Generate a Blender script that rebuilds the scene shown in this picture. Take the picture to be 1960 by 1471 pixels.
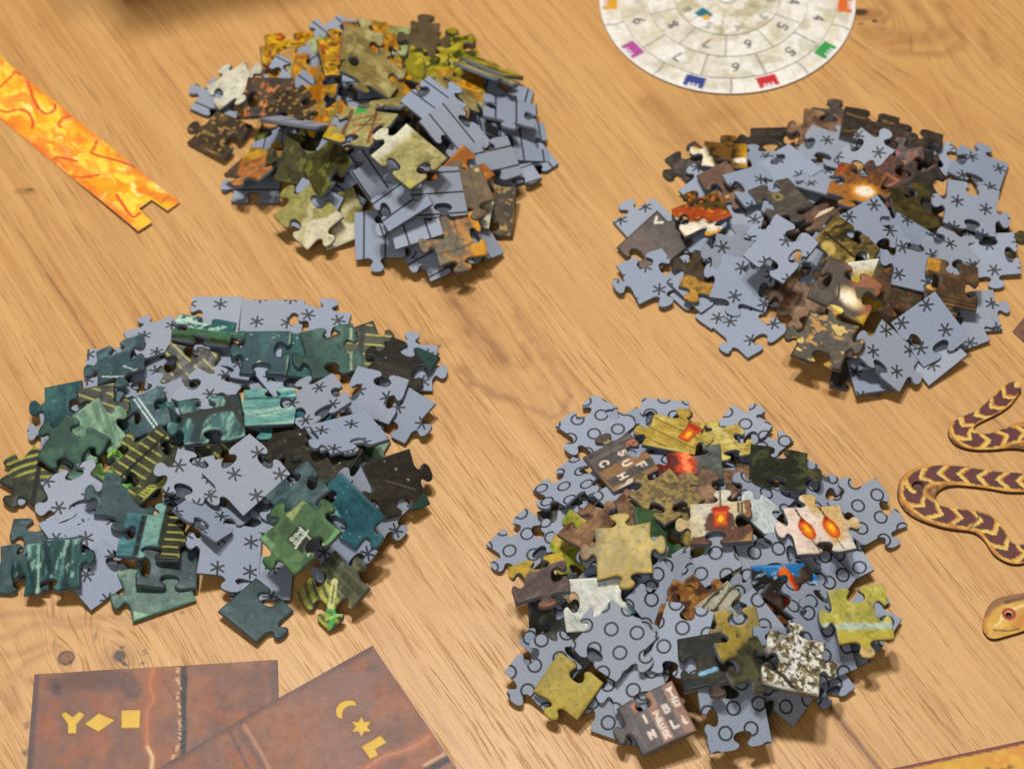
import bpy, math, random, time
import numpy as np
from mathutils import Vector, Matrix
from mathutils.geometry import delaunay_2d_cdt
T0 = time.time()
for _o in list(bpy.data.objects): bpy.data.objects.remove(_o)
scn = bpy.context.scene
COL = scn.collection
PI = math.pi
# ------------------------------------------------------------------ camera
CAM_H = 0.742
FPX, PIT, ROLL = 4723.0, math.radians(54.12), math.radians(-2.486)
PCX, PCY = 980.0, 735.5
_c, _s = math.cos(ROLL), math.sin(ROLL)
_U = Vector((0, math.sin(PIT), math.cos(PIT))); _X = Vector((1, 0, 0)); _F = Vector((0, math.cos(PIT), -math.sin(PIT)))
_R = _c * _X + _s * _U; _V = -_s * _X + _c * _U
cam = bpy.data.cameras.new("camera"); camo = bpy.data.objects.new("camera", cam); COL.objects.link(camo)
camo.matrix_world = Matrix(((_R.x, _V.x, -_F.x, 0), (_R.y, _V.y, -_F.y, 0), (_R.z, _V.z, -_F.z, CAM_H), (0, 0, 0, 1)))
cam.sensor_width = 36; cam.lens = FPX / 1960 * 36; cam.clip_start = 0.05; cam.clip_end = 20
cam.dof.use_dof = True; cam.dof.focus_distance = 0.868; cam.dof.aperture_fstop = 13.0; cam.dof.aperture_blades = 7
scn.camera = camo
def ray(px, py):
    x = (px - PCX) / FPX; y = -(py - PCY) / FPX
    return _R * x + _V * y + _F
def gp(px, py, z=0.0):
    """point of the plane at height z seen at photo pixel (px, py)"""
    d = ray(px, py); t = (CAM_H - z) / -d.z
    return (d.x * t, d.y * t)
# ------------------------------------------------------------------ world, lamps, exposure
w = bpy.data.worlds.new("World"); scn.world = w; w.use_nodes = True
bg = w.node_tree.nodes["Background"]; bg.inputs[0].default_value = (1.0, 0.86, 0.70, 1); bg.inputs[1].default_value = 0.15
def area(name, loc, target, size, power, col):
    l = bpy.data.lights.new(name, 'AREA'); l.shape = 'DISK'; l.size = size; l.energy = power; l.color = col
    o = bpy.data.objects.new(name, l); COL.objects.link(o); o.location = loc
    o.rotation_euler = (Vector(target) - Vector(loc)).to_track_quat('-Z', 'Y').to_euler(); return o
CEN = (0.0, 0.56, 0.0)
area("ceiling_or_fill_lamp", (-0.20, 1.00, 1.78), CEN, 0.18, 26.0, (1.0, 0.975, 0.95))
area("ceiling_or_fill_lamp", (0.12, 0.90, 1.85), CEN, 0.18, 12.5, (1.0, 0.96, 0.92))
area("ceiling_or_fill_lamp", (-0.35, -0.55, 1.25), CEN, 0.8, 6.5, (0.97, 0.98, 1.0))  # added fill light on the camera side, lifts front-facing edges and shadows
scn.view_settings.view_transform = 'Standard'; scn.view_settings.look = 'None'
scn.view_settings.exposure = -0.06; scn.view_settings.gamma = 1.0
scn.cycles.max_bounces = 6
# ------------------------------------------------------------------ helpers
def lin(h, k=0.8):
    if isinstance(h, str):
        h = [int(h[i:i+2], 16) / 255 for i in (0, 2, 4)]
    return np.array([(c / 12.92 if c <= .04045 else ((c + .055) / 1.055) ** 2.4) * k for c in h])
def _hash(ix, iy, s):
    n = (ix * 374761393 + iy * 668265263 + s * 1274126177) & 0x7fffffff
    n = ((n ^ (n >> 13)) * 1274126177) & 0x7fffffff
    return ((n ^ (n >> 16)) & 0xffff) / 65535.0
def vnoise(x, y, s):
    ix = np.floor(x).astype(np.int64); iy = np.floor(y).astype(np.int64); fx = x - ix; fy = y - iy
    fx = fx * fx * (3 - 2 * fx); fy = fy * fy * (3 - 2 * fy)
    a = _hash(ix, iy, s); b = _hash(ix + 1, iy, s); c = _hash(ix, iy + 1, s); d = _hash(ix + 1, iy + 1, s)
    return (a * (1 - fx) + b * fx) * (1 - fy) + (c * (1 - fx) + d * fx) * fy
def fbm(x, y, s, o=3):
    v = 0; a = .5; t = 0
    for k in range(o):
        v = v + a * vnoise(x * 2 ** k + 17.3 * k, y * 2 ** k - 9.1 * k, s + k); t += a; a *= .55
    return v / t
def sstep(a, b, x):
    t = np.clip((x - a) / (b - a), 0, 1); return t * t * (3 - 2 * t)
def segd(x, y, a, b):
    dx, dy = b[0] - a[0], b[1] - a[1]; L = dx * dx + dy * dy + 1e-12
    t = np.clip(((x - a[0]) * dx + (y - a[1]) * dy) / L, 0, 1)
    return np.hypot(x - a[0] - t * dx, y - a[1] - t * dy)
def lined(x, y, pts):
    d = segd(x, y, pts[0], pts[1])
    for a, b in zip(pts[1:-1], pts[2:]): d = np.minimum(d, segd(x, y, a, b))
    return d
def inpoly(x, y, P):
    P = np.asarray(P, float); x = np.asarray(x); y = np.asarray(y)
    ins = np.zeros(x.shape, bool); n = len(P)
    for i in range(n):
        x1, y1 = P[i]; x2, y2 = P[(i + 1) % n]
        if y1 == y2: continue
        c = ((y1 > y) != (y2 > y)) & (x < (x2 - x1) * (y - y1) / (y2 - y1) + x1)
        ins ^= c
    return ins
FONT = {'C': [[(1, .85), (.7, 1), (.3, 1), (0, .7), (0, .3), (.3, 0), (.7, 0), (1, .15)]],
 'S': [[(1, .85), (.6, 1), (.1, .85), (.15, .58), (.85, .42), (.9, .15), (.4, 0), (0, .15)]],
 'U': [[(0, 1), (0, .25), (.3, 0), (.7, 0), (1, .25), (1, 1)]], 'F': [[(1, 1), (0, 1), (0, 0)], [(0, .52), (.8, .52)]],
 'H': [[(0, 1), (0, 0)], [(1, 1), (1, 0)], [(0, .5), (1, .5)]], 'O': [[(.5, 1), (.1, .8), (0, .5), (.1, .2), (.5, 0), (.9, .2), (1, .5), (.9, .8), (.5, 1)]],
 'T': [[(0, 1), (1, 1)], [(.5, 1), (.5, 0)]], 'E': [[(1, 1), (0, 1), (0, 0), (1, 0)], [(0, .5), (.8, .5)]],
 'B': [[(0, 0), (0, 1), (.8, .95), (.8, .58), (0, .52)], [(.8, .5), (1, .25), (.8, .02), (0, 0)]], 'L': [[(0, 1), (0, 0), (1, 0)]],
 'Z': [[(0, 1), (1, 1), (0, 0), (1, 0)]], 'R': [[(0, 0), (0, 1), (.9, .95), (.9, .55), (0, .5)], [(.4, .5), (1, 0)]],
 'I': [[(.5, 1), (.5, 0)]], 'M': [[(0, 0), (0, 1), (.5, .4), (1, 1), (1, 0)]],
 '1': [[(.2, .75), (.6, 1), (.6, 0)]], '2': [[(0, .8), (.4, 1), (.9, .8), (.8, .5), (0, 0), (1, 0)]],
 '3': [[(0, .9), (.6, 1), (.9, .75), (.4, .53), (.95, .28), (.6, 0), (0, .1)]], '4': [[(.7, 0), (.7, 1), (0, .3), (1, .3)]],
 '5': [[(.9, 1), (.1, 1), (.05, .55), (.6, .6), (.95, .3), (.6, 0), (0, .1)]],
 '6': [[(.8, 1), (.3, .8), (0, .3), (.4, 0), (.9, .15), (.9, .45), (.5, .6), (.05, .35)]],
 '7': [[(0, 1), (1, 1), (.4, 0)]], '8': [[(.5, 1), (.1, .78), (.5, .53), (1, .25), (.5, 0), (0, .25), (.5, .53), (.9, .78), (.5, 1)]],
 '9': [[(.2, 0), (.7, .2), (1, .7), (.6, 1), (.1, .85), (.1, .55), (.5, .4), (.95, .65)]],
 'e': [[(0, .35), (.9, .35), (.8, .6), (.2, .6), (0, .3), (.3, 0), (.9, .05)]], 's': [[(.9, .6), (.1, .55), (.8, .15), (0, .05)]],
 't': [[(.4, .9), (.4, .05), (.8, .05)], [(0, .6), (.9, .6)]]}
class Paint:
    """numpy painter: colours in x, y (mm) on a printed face"""
    def __init__(s, x, y, seed, base):
        s.x, s.y, s.s = x, y, seed; s.c = np.tile(lin(base), (len(x), 1))
    def mix(s, col, m):
        m = np.clip(np.asarray(m, float), 0, 1)[:, None]; s.c = s.c * (1 - m) + lin(col) * m; return s
    def rot(s, a):
        c, q = math.cos(math.radians(a)), math.sin(math.radians(a)); return s.x * c + s.y * q, -s.x * q + s.y * c
    def noise(s, col, lo=.45, hi=.7, sc=4, st=1, a=0, amt=1, o=3):
        u, v = s.rot(a); s.s += 7; return s.mix(col, amt * sstep(lo, hi, fbm(u / (sc * st), v / sc, s.s, o)))
    def grad(s, col, a, lo, hi, amt=1, wob=0):
        u, v = s.rot(a)
        if wob: u = u + wob * (fbm(s.x / 4, s.y / 4, s.s + 3) - .5) * 2
        return s.mix(col, amt * sstep(lo, hi, u))
    def band(s, col, a, lo, hi, soft=.25, amt=1, wob=0):
        u, v = s.rot(a)
        if wob: u = u + wob * (fbm(s.x / 3, s.y / 3, s.s + 5) - .5) * 2
        return s.mix(col, amt * np.minimum(sstep(lo - soft, lo + soft, u), 1 - sstep(hi - soft, hi + soft, u)))
    def stripes(s, col, a, per, w, amt=1, off=0):
        u, v = s.rot(a); d = np.abs((u + off) / per - np.floor((u + off) / per) - .5) * per; return s.mix(col, amt * (1 - sstep(w * .5, w * .5 + .35, d)))
    def line(s, col, pts, w=.5, amt=1): return s.mix(col, amt * (1 - sstep(w * .5, w * .5 + .3, lined(s.x, s.y, pts))))
    def poly(s, col, pts, amt=1):
        P = np.array(pts); k = (s.x > P[:, 0].min() - 1) & (s.x < P[:, 0].max() + 1) & (s.y > P[:, 1].min() - 1) & (s.y < P[:, 1].max() + 1); m = np.zeros(len(s.x))
        x, y = s.x[k], s.y[k]; d = lined(x, y, list(pts) + [pts[0]]) * np.where(inpoly(x, y, pts), 1, -1); m[k] = sstep(-.22, .22, d); return s.mix(col, amt * m)
    def disc(s, col, cx, cy, r, soft=.4, ry=None, amt=1, a=0):
        c, q = math.cos(math.radians(a)), math.sin(math.radians(a)); dx, dy = s.x - cx, s.y - cy; u, v = dx * c + dy * q, -dx * q + dy * c
        return s.mix(col, amt * (1 - sstep(1 - soft / r, 1, np.hypot(u / r, v / (ry or r)))))
    def ring(s, col, cx, cy, r, w=.4): return s.mix(col, 1 - sstep(w * .5, w * .5 + .3, np.abs(np.hypot(s.x - cx, s.y - cy) - r)))
    def specks(s, col, n, r=.35, amt=1):
        g = random.Random(s.s * 31 + n)
        for _ in range(n): s.disc(col, g.uniform(-11, 11), g.uniform(-11, 11), r * g.uniform(.6, 1.3), .2, amt=amt)
        return s
    def text(s, col, ch, cx, cy, h, rot=0, w=.45, asp=.7, amt=1):
        r = math.radians(rot); c, q = math.cos(r), math.sin(r)
        for st in FONT.get(ch, []):
            P = []
            for (a, b) in st:
                u, v = (a - .5) * h * asp, (b - .5) * h; P.append((cx + u * c - v * q, cy + u * q + v * c))
            s.line(col, P, w, amt)
        return s
PR = {}
def paint(name, desc, short=None):
    def f(fn): PR[name] = (fn, desc, short or desc); return fn
    return f
# ------------------------------------------------------------------ printed pictures (x, y in mm)
@paint('night', 'dark teal night sky and tiny white stars')
def _(x, y, s): return Paint(x, y, s, '2a4c50').noise('3d6663', sc=6, st=3, a=90).grad('1f3d44', 90, 2, -10).band('8fae90', 0, 9, 9.5).specks('c9e0c4', 14, .3)
@paint('night2', 'teal sky, white stars and a dark left strip')
def _(x, y, s): return Paint(x, y, s, '37605c').noise('274a4c', sc=5, st=3, a=90).band('23302c', 0, -12, -7.6).band('a9a860', 0, -7.8, -7.4).specks('cfe6cf', 22, .3)
@paint('pine', 'plain grey-green glaze with a pale seam')
def _(x, y, s): return Paint(x, y, s, '3f5e54').noise('57766a', sc=9).grad('2c4840', 200, 0, 10).line('a5b893', [(9, 8), (4, -12)], .5)
@paint('slate', 'dull slate blue-green paint')
def _(x, y, s): return Paint(x, y, s, '44585a').noise('5a7070', sc=5, st=2.5).noise('324446', sc=9).specks('93a8a4', 6, .25)
@paint('slatestar', 'slate blue sky crossed by a white constellation')
def _(x, y, s): return Paint(x, y, s, '3f5659').noise('5b7376', sc=5, st=3).specks('bcd0cf', 10, .25).line('b9c9c6', [(-7, -6), (-1, -9), (8, -12)], .3).line('b9c9c6', [(2, -5), (8, -11)], .3).disc('e8f2ee', -7, -6, .5).disc('e8f2ee', 2, -5, .5).disc('e8f2ee', -1, -9, .5)
@paint('slateline', 'slate blue sky with two white streaks')
def _(x, y, s): return Paint(x, y, s, '465c60').noise('5f7679', sc=5).specks('bcd0cf', 8, .25).line('c3d2cf', [(-3, 8), (2, -10)], .35).line('c3d2cf', [(-1.5, 8), (3.5, -10)], .35)
@paint('shutter', 'dark olive wood with thin yellow lines')
def _(x, y, s): return Paint(x, y, s, '34382a').noise('4a4c34', sc=5, st=3).stripes('a9a552', 60, 4.2, .35).band('23251e', 150, -1, 1.2)
@paint('ribs', 'dark ship timbers and curved yellow ribs')
def _(x, y, s):
    p = Paint(x, y, s, '35382f').noise('4b4e3e', sc=6); r = np.hypot(x - 14, y + 12)
    d = np.abs(r / 3.2 - np.floor(r / 3.2) - .5) * 3.2
    p.mix('a8a848', (1 - sstep(.35, .75, d)) * sstep(1, 3, x * -.5 + y * .9 + 3)); return p.band('26281f', 35, 0, 2)
@paint('ship', 'dark ship hull ribbed by pale yellow strokes')
def _(x, y, s):
    p = Paint(x, y, s, '43453a').noise('55573f', sc=6, st=2); u, v = p.rot(20)
    d = np.abs(u / 3.3 - np.floor(u / 3.3) - .5) * 3.3
    p.mix('b0b25c', (1 - sstep(.18, .5, d)) * sstep(-3, -2, v)); p.band('2c2e26', 95, 3.4, 4.6)
    for k in range(5): p.mix('b7b858', 1 - sstep(.2, .5, np.abs(np.hypot(x, y + 4) - 5 - 1.1 * k) + 10 * (y > -7)))
    return p
@paint('curtain', 'teal and white curtain-like streaks')
def _(x, y, s): return Paint(x, y, s, '335653').noise('5f8c84', sc=2.2, st=5, a=90, lo=.5, hi=.7).noise('22383a', sc=2.5, st=6, a=90).band('94b09a', 0, -5.6, -4.9).band('26302e', 0, 4, 6.2, amt=.8).noise('9cc4b4', .62, .78, sc=1.6, st=3, a=80, amt=.8)
@paint('lattice', 'dark beam over teal brush strokes')
def _(x, y, s): return Paint(x, y, s, '3a6462').noise('8bb4a4', .5, .7, sc=1.8, st=4, a=65, amt=.9).noise('1f3436', sc=3, st=3, a=60).band('2e302a', 95, 2, 4.6).band('2e302a', 20, 8, 10)
@paint('splash', 'white spray over teal above a green bank')
def _(x, y, s): return Paint(x, y, s, '2f6468').noise('c3e4cf', .45, .62, sc=3.2, st=1.6, a=60).grad('3f6a4e', 270, 0.2, .9).grad('2b3a22', 270, 6, 7.2).noise('4f7d5c', sc=3, st=4, amt=.35).band('6f9a7a', 270, .2, .7)
@paint('turq', 'pale turquoise water in soft bands')
def _(x, y, s): return Paint(x, y, s, '6fa39a').noise('4f8f90', sc=3, st=5).noise('a6c9b4', .5, .7, sc=2, st=6, a=5).band('35696a', 88, 3.6, 4.8)
@paint('tealblue', 'deep teal blue with one pale arc')
def _(x, y, s): return Paint(x, y, s, '33646c').noise('25525b', sc=7).specks('b8d4cc', 10, .28).ring('6da79f', -6, -14, 11, 2.6)
@paint('dgreen', 'flat bottle green with a darker rock')
def _(x, y, s): return Paint(x, y, s, '2c4a3e').noise('3f6650', sc=6).poly('1e2e2a', [(-2, -2), (6, -9), (-1, -12)]).grad('7fa98d', 300, 8, 13)
@paint('sage', 'sage green cloth with paler corners')
def _(x, y, s): return Paint(x, y, s, '46685a').noise('5b7d68', sc=5, st=2).poly('8fb48a', [(-12, -14), (-10, -6), (-2, -11.5)]).poly('86a981', [(-13, 6), (-4, 12), (-13, 13)]).line('7fa783', [(-4, -11), (12, -10.2)], 1.2)
@paint('palegreen', 'pale green strokes beside a dark green door')
def _(x, y, s): return Paint(x, y, s, '6f9277').noise('94b596', sc=1.6, st=5, a=-20).poly('34502e', [(0, -6), (7, -4), (8, 4), (2, 3)])
@paint('window', 'green wall with a small white shop window')
def _(x, y, s):
    p = Paint(x, y, s, '45663c').noise('587a48', sc=6).noise('35522f', sc=9).poly('8c9a5c', [(2, 6), (10, 8), (9, 11.5), (2, 9)]).poly('6c9467', [(-13, 2), (-8, 4), (-8, 10), (-13, 9)])
    p.poly('1e241d', [(-4, -6), (3, -4.5), (3, 3), (-4, 2)])
    for i in range(3):
        for j in range(2): p.ring('b8c4ae', -2.6 + i * 2, .8 - j * 2, .6, .35)
    return p.line('c8d2b0', [(-4, -2.6), (3.4, -1)], .4).line('c8d2b0', [(2.2, 2), (1.6, -6)], .35).line('a8b898', [(-3, -8), (2, -7), (4, -10)], .5).line('6d9a63', [(-2, -11), (10, -9)], 1.4)
@paint('lime', 'bright lime green feathers')
def _(x, y, s): return Paint(x, y, s, '3f5a2c').noise('8ecb4e', .4, .55, sc=3).noise('3f9a4c', .55, .65, sc=2.5, st=3, a=40).line('233820', [(-5, 0), (5, 2)], .4)
@paint('creature', 'yellow-green bands and a curled green creature')
def _(x, y, s):
    p = Paint(x, y, s, '4f5240').noise('6a6d50', sc=4); r = np.hypot(x - 13, y + 3)
    d = np.abs(r / 3.1 - np.floor(r / 3.1) - .5) * 3.1; p.mix('b3b255', (1 - sstep(.7, 1.1, d)) * (x < 1))
    return p.line('d3d38c', [(-4, -4), (0, -1), (3, 1.5)], 2.2).line('5d5a30', [(-3, -3.4), (2, .6)], .4).line('4fae58', [(-9, -9), (-4, -7), (-6, -4)], 1.6).line('a8d878', [(-8, -6), (-3, -9), (0, -6)], .9).stripes('8f9464', 0, 3.5, .4, .35)
@paint('night3', 'brown-black boards with dark teal corners')
def _(x, y, s): return Paint(x, y, s, '2c2a24').noise('39352c', sc=6, st=4).grad('24423c', 60, 6.5, 7).specks('b4b8a0', 4, .35).line('6e6448', [(-11, -10.6), (11, -10.6)], .4)
@paint('nails', 'brown-black board with three nail heads')
def _(x, y, s): return Paint(x, y, s, '322f28').noise('3f3b30', sc=6, st=3).disc('b9b59c', 2, 5, .55).disc('b9b59c', 5, 0, .55).disc('8f8c78', -1, 9, .5).grad('2f4c40', 300, 9.5, 10).line('5c584a', [(-3, 2), (6, -4)], .3)
@paint('column', 'teal column bars beside dark and yellow planks')
def _(x, y, s): return Paint(x, y, s, '3f6a70').noise('5f9094', sc=1.5, st=6, amt=.7).band('2a2e28', 0, -5.5, -3.6).band('7aa698', 0, -3.4, 2.2).noise('4f7c84', sc=1.6, st=8, amt=.4).band('32352a', 0, 2.4, 13).mix('9a9a4a', ((x > 4.5) & (np.abs((y / 3.4) % 1 - .5) < .12)) * 1.0)
# mixed heap
@paint('letters1', 'wooden planks lettered S U F C H O')
def _(x, y, s):
    p = Paint(x, y, s, '5c5450').noise('6f6864', sc=1.6, st=6).band('94714f', 90, -4.6, 0, .1).band('57524e', 90, -8.8, -4.8, .1).band('94714f', 90, -13, -9, .1).line('a89a48', [(-4, 11), (6, 11)], .5)
    for ch, a, b in [('S', 3, 3), ('C', -5, 2.6), ('U', 1.6, -2), ('H', -2.6, -6.4), ('F', 5.4, -6), ('O', -1.6, -10.4)]: p.text('ecd8c4', ch, a, b, 2.9, -90, .5)
    return p.poly('b9795c', [(6, 3.2), (9.4, 3.2), (9.4, 6.6), (6, 6.6)]).text('8a3f34', '2', 7.7, 4.9, 2, -90, .35)
@paint('letters2', 'wooden planks lettered T E L, B L, Z E R and I M')
def _(x, y, s):
    p = Paint(x, y, s, '554d4a').noise('676060', sc=1.6, st=6, a=90).band('94705a', 0, -1.7, 2.3, .1).band('94705a', 0, 6, 10.4, .1).grad('6b6450', 270, 9.8, 10.4)
    for ch, a, b in [('T', 8.1, 6.2), ('E', 8.2, 2.5), ('L', 8.3, -4.4), ('B', 4.1, 1.9), ('L', 4.3, -4.2), ('Z', .3, 1), ('E', .3, -2.5), ('R', .3, -6.2), ('I', -3.8, 1.9), ('M', -4, -4.1)]:
        p.text('e0cfc0', ch, a, b, 2.7, 0, .55, .62)
    return p.poly('b9795c', [(-6, 5.4), (-3, 5.4), (-3, 8.4), (-6, 8.4)]).text('9a4c3c', '8', -4.5, 6.9, 1.9, 0, .35)
def lantern(p, cx, cy, k=1, a=0):
    c, q = math.cos(math.radians(a)), math.sin(math.radians(a)); R = lambda P: [(cx + k * (u * c - v * q), cy + k * (u * q + v * c)) for u, v in P]
    p.poly('b03328', R([(-2.3, -4), (2.3, -4), (2.6, 3), (3.4, 3.4), (2.4, 5), (-2.4, 5), (-3.4, 3.4), (-2.6, 3)])).poly('d8641f', R([(-1.8, -3.2), (1.8, -3.2), (2, 2.6), (-2, 2.6)])).disc('ffc228', cx, cy - .5 * k, 1.3 * k, .8, 2.3 * k, a=a)
    return p
@paint('lantern1', 'a red hanging lantern on gold planks')
def _(x, y, s):
    p = Paint(x, y, s, 'b3953f').noise('c9b25c', sc=3).stripes('8a7236', 70, 5, .3).band('d9cfae', 270, 9.5, 17); return lantern(p.line('6a4a26', [(3, 13), (4, 5)], .4), 5, 1, 1, -20)
@paint('lantern2', 'a red lantern before cream sky and brown trees')
def _(x, y, s):
    p = Paint(x, y, s, 'd9d2ba').noise('c9b88c', .45, .65, sc=6).grad('c4aa74', 200, 3, 11, .6); rag = 2.2 * (fbm(x / 1.3, y / 1.3, s, 4) - .5)
    p.mix('64483a', sstep(.3, -.3, y + 4.5 - .25 * x + rag * 1.6)).mix('64483a', sstep(.3, -.3, np.hypot((x + .3) / 1.0, (y + 1) / 1.25) - 5.2 + rag)).mix('8a6440', sstep(.3, -.3, 8 - x + rag * 1.6) * sstep(-3.4, -2.8, y))
    p.line('4e3c2e', [(6.2, 12), (6.4, -12)], .35).line('4e3c2e', [(7.4, 12), (7.6, -12)], .3).line('594633', [(0, 16), (0, 6)], .3).grad('b98a54', -45, 11, 12, .8)
    return lantern(p, 0, 1.5, 1.05, 0)
@paint('lantern3', 'two orange paper lanterns on pink and gold')
def _(x, y, s):
    p = Paint(x, y, s, 'e3cdba').grad('cfa95e', 15, 0, 2, .85).grad('ddd6c4', -60, 8, 10).noise('ecd9cb', sc=5, amt=.5)
    for cx, cy, a in [(-4.6, -.5, 14), (4.2, -.5, 12)]:
        p.line('5a4032', [(cx - 1.8, cy + 10), (cx - .6, cy + 5)], .45).line('8a7a68', [(cx + .6, cy - 5), (cx + 3, cy - 13)], .35).disc('c8461e', cx, cy, 2.7, .3, 5, a=a).disc('e88420', cx, cy - .2, 2.2, 1, 4.2, a=a).disc('ffc61e', cx + .1, cy + .4, 1, .7, 2.6, a=a).poly('9c2a1c', [(cx - 2, cy + 3.4), (cx + .6, cy + 4), (cx, cy + 5.4), (cx - 1.4, cy + 5.2)])
    return p
@paint('castle', 'pale yellow castle stones')
def _(x, y, s): return Paint(x, y, s, 'c2ad5a').noise('dac97c', sc=3).noise('b09440', .55, .7, sc=5).stripes('a48a3c', 0, 5, .25, .6).stripes('a48a3c', 90, 4, .25, .6)
@paint('gold', 'mellow gold fog', 'plain gold')
def _(x, y, s): return Paint(x, y, s, 'a8934a').noise('c0a85a', sc=8).noise('8f7f52', .45, .8, sc=10).grad('bfa040', 270, 4, 14, .6).grad('8a6650', 180, 11, 14, .8)
@paint('mottle', 'gold mottling over brown-grey bark')
def _(x, y, s): return Paint(x, y, s, '9b8550').noise('6d6048', .48, .54, sc=1.3, o=4).noise('b79c58', .5, .7, sc=5, amt=.6)
@paint('ember', 'glowing orange-red embers')
def _(x, y, s): return Paint(x, y, s, '7a2018').noise('e8481c', .42, .6, sc=2.5).noise('ffa23a', .58, .7, sc=1.8).noise('301410', .6, .75, sc=3)
@paint('emberband', 'an orange-red fire band across dark stone')
def _(x, y, s): return Paint(x, y, s, '3a2c28').noise('55463c', sc=4).band('c43a1c', 60, -2.5, 3, .6, wob=2).band('ef7a2c', 60, -.6, 1.6, .5, wob=2)
@paint('redhot', 'a glowing red river beside grey rock')
def _(x, y, s): return Paint(x, y, s, '59605a').noise('6e736c', sc=4).grad('6a3a34', 180, 2.5, 3.5).band('cf4a2c', 0, -6, .8, .8, wob=2.5).band('ff8f5a', 0, -4, -1, .8, wob=2.5).grad('702820', 180, 7.5, 8.6)
@paint('ditch', 'dark olive undergrowth')
def _(x, y, s): return Paint(x, y, s, '2b2c20').noise('46502e', .5, .7, sc=4, st=1.5, a=45).noise('5a4a2c', .6, .8, sc=6)
@paint('brownyellow', 'brown rock topped with yellow')
def _(x, y, s): return Paint(x, y, s, '5e504c').noise('70625e', sc=3, st=2, a=40).grad('bfa040', 100, 2.5, 4, wob=3).grad('a06038', 270, 11, 13)
@paint('white', 'almost plain white')
def _(x, y, s): return Paint(x, y, s, 'dcdccf').noise('cdd3c6', sc=7).grad('9fc4cf', 0, 11, 12)
@paint('whitespeck', 'white with fine black specks')
def _(x, y, s): return Paint(x, y, s, 'c9d2d0').specks('353a38', 40, .28)
@paint('dark', 'almost black with faint olive smears')
def _(x, y, s): return Paint(x, y, s, '2d2c26').noise('3d3c2e', sc=6).noise('1f2420', sc=3)
@paint('darkblue', 'black sky with a small sky-blue dash')
def _(x, y, s): return Paint(x, y, s, '2a2c28').noise('3c3a2c', sc=5).line('7fb3cf', [(-4, -5), (1, -4)], 1.4).grad('5a4636', 300, 8, 12, .8)
@paint('darkstone', 'rough dark grey stone')
def _(x, y, s): return Paint(x, y, s, '4c4c46').noise('63635c', sc=3).noise('33342f', sc=6)
@paint('olivedark', 'olive and dull yellow cliffs')
def _(x, y, s): return Paint(x, y, s, '55543a').noise('3d3c2c', sc=4).grad('a08a3e', 120, 3, 6, wob=2)
@paint('goldgreen', 'golden green haze')
def _(x, y, s): return Paint(x, y, s, 'b09a3c').noise('bfae4a', sc=6).grad('a89440', 180, 0, 9).grad('5a5236', 90, 7.5, 8.5, wob=3).grad('aeae30', 270, 10, 15)
@paint('birch', 'white birch bark and leaf speckles')
def _(x, y, s): return Paint(x, y, s, '6a6440').noise('8f8a5c', sc=4).noise('e6e4d6', .5, .54, sc=1.3, o=4).noise('4a4430', .5, .62, sc=6, amt=.7).band('e2e2da', 78 - 90, -1.5, 1.5, .6, wob=2.5).noise('5c3f34', .6, .64, sc=.9).line('3f3a2c', [(-10, -3), (-3, -6), (2, -11)], 1.3)
@paint('lake', 'yellow reeds around a strip of pale water')
def _(x, y, s): return Paint(x, y, s, 'b3ac4c').noise('c9bf62', sc=3).noise('98935a', .5, .65, sc=4).band('b9c9b4', 85, -5.4, -3.2, .4, wob=1).grad('c2b14a', 265, 6, 7).grad('cbb073', 265, 11, 13)
@paint('whitebrown', 'white sky beside a brown ragged tower')
def _(x, y, s): return Paint(x, y, s, 'd8d4c8').grad('5a4638', 20, 2.2, 2.6, wob=3).line('9c9488', [(-8, -6), (2, -3)], .3).line('2f3328', [(-12, 4), (-7, 2), (-9, 6)], .7)
@paint('pines', 'dark pine trunks on pale ground')
def _(x, y, s): return Paint(x, y, s, 'b9b49a').noise('2f3826', .45, .55, sc=1.8, st=2.5, a=80).stripes('4f3f2a', 10, 3.6, .6, .9).grad('d8d4c4', 270, 8, 10)
@paint('amber', 'amber and brown rock layers')
def _(x, y, s): return Paint(x, y, s, '8a5c2c').noise('b07c34', sc=3).noise('4c2f20', .5, .65, sc=4)
@paint('blueblack', 'bright blue streaks over black and rust')
def _(x, y, s): return Paint(x, y, s, '2a2824').grad('2f7fc0', 70, 3, 4.5, wob=2).noise('bcd8e0', .62, .7, sc=1.4, st=3, a=20, amt=.7).grad('7a4426', 250, 5, 7)
@paint('tan', 'worn tan wood')
def _(x, y, s): return Paint(x, y, s, '84654c').noise('a07c58', sc=1.8, st=4).noise('5c4433', sc=4)
@paint('limeyellow', 'lime yellow grass')
def _(x, y, s): return Paint(x, y, s, 'a8ad3a').noise('7d8a34', sc=3).noise('c9a45a', .6, .7, sc=4)
@paint('bottle', 'bottle green')
def _(x, y, s): return Paint(x, y, s, '344c32').noise('46603c', sc=4)
# brown heap
@paint('darkbrown', 'dark brown boards')
def _(x, y, s): return Paint(x, y, s, '3b322b').noise('4f4236', sc=3, st=5).noise('2c2520', sc=5).specks('8f8a58', 2, .4)
@paint('darkveins', 'dark brown rock with gold veins')
def _(x, y, s): return Paint(x, y, s, '3a312b').noise('4a3f34', sc=4).line('8a6a3c', [(-11, 5), (-4, 4), (0, 6), (9, 5)], .5).line('7a6a38', [(-10, -6), (-3, -3), (6, -5)], .4).line('6a4f30', [(2, -2), (8, 2)], .4)
@paint('fire', 'amber wall and white-hot fire')
def _(x, y, s): return Paint(x, y, s, '6a4a1c').noise('8f6420', sc=4).noise('3a2816', .55, .7, sc=5).grad('c8921c', 0, 3, 9).grad('f4e8c4', 200, 6, 8, wob=2).disc('fff4dc', 7, -4, 4.5, 2.5, 2.6).disc('d8902a', -11, 4, 3, 1.5)
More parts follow.
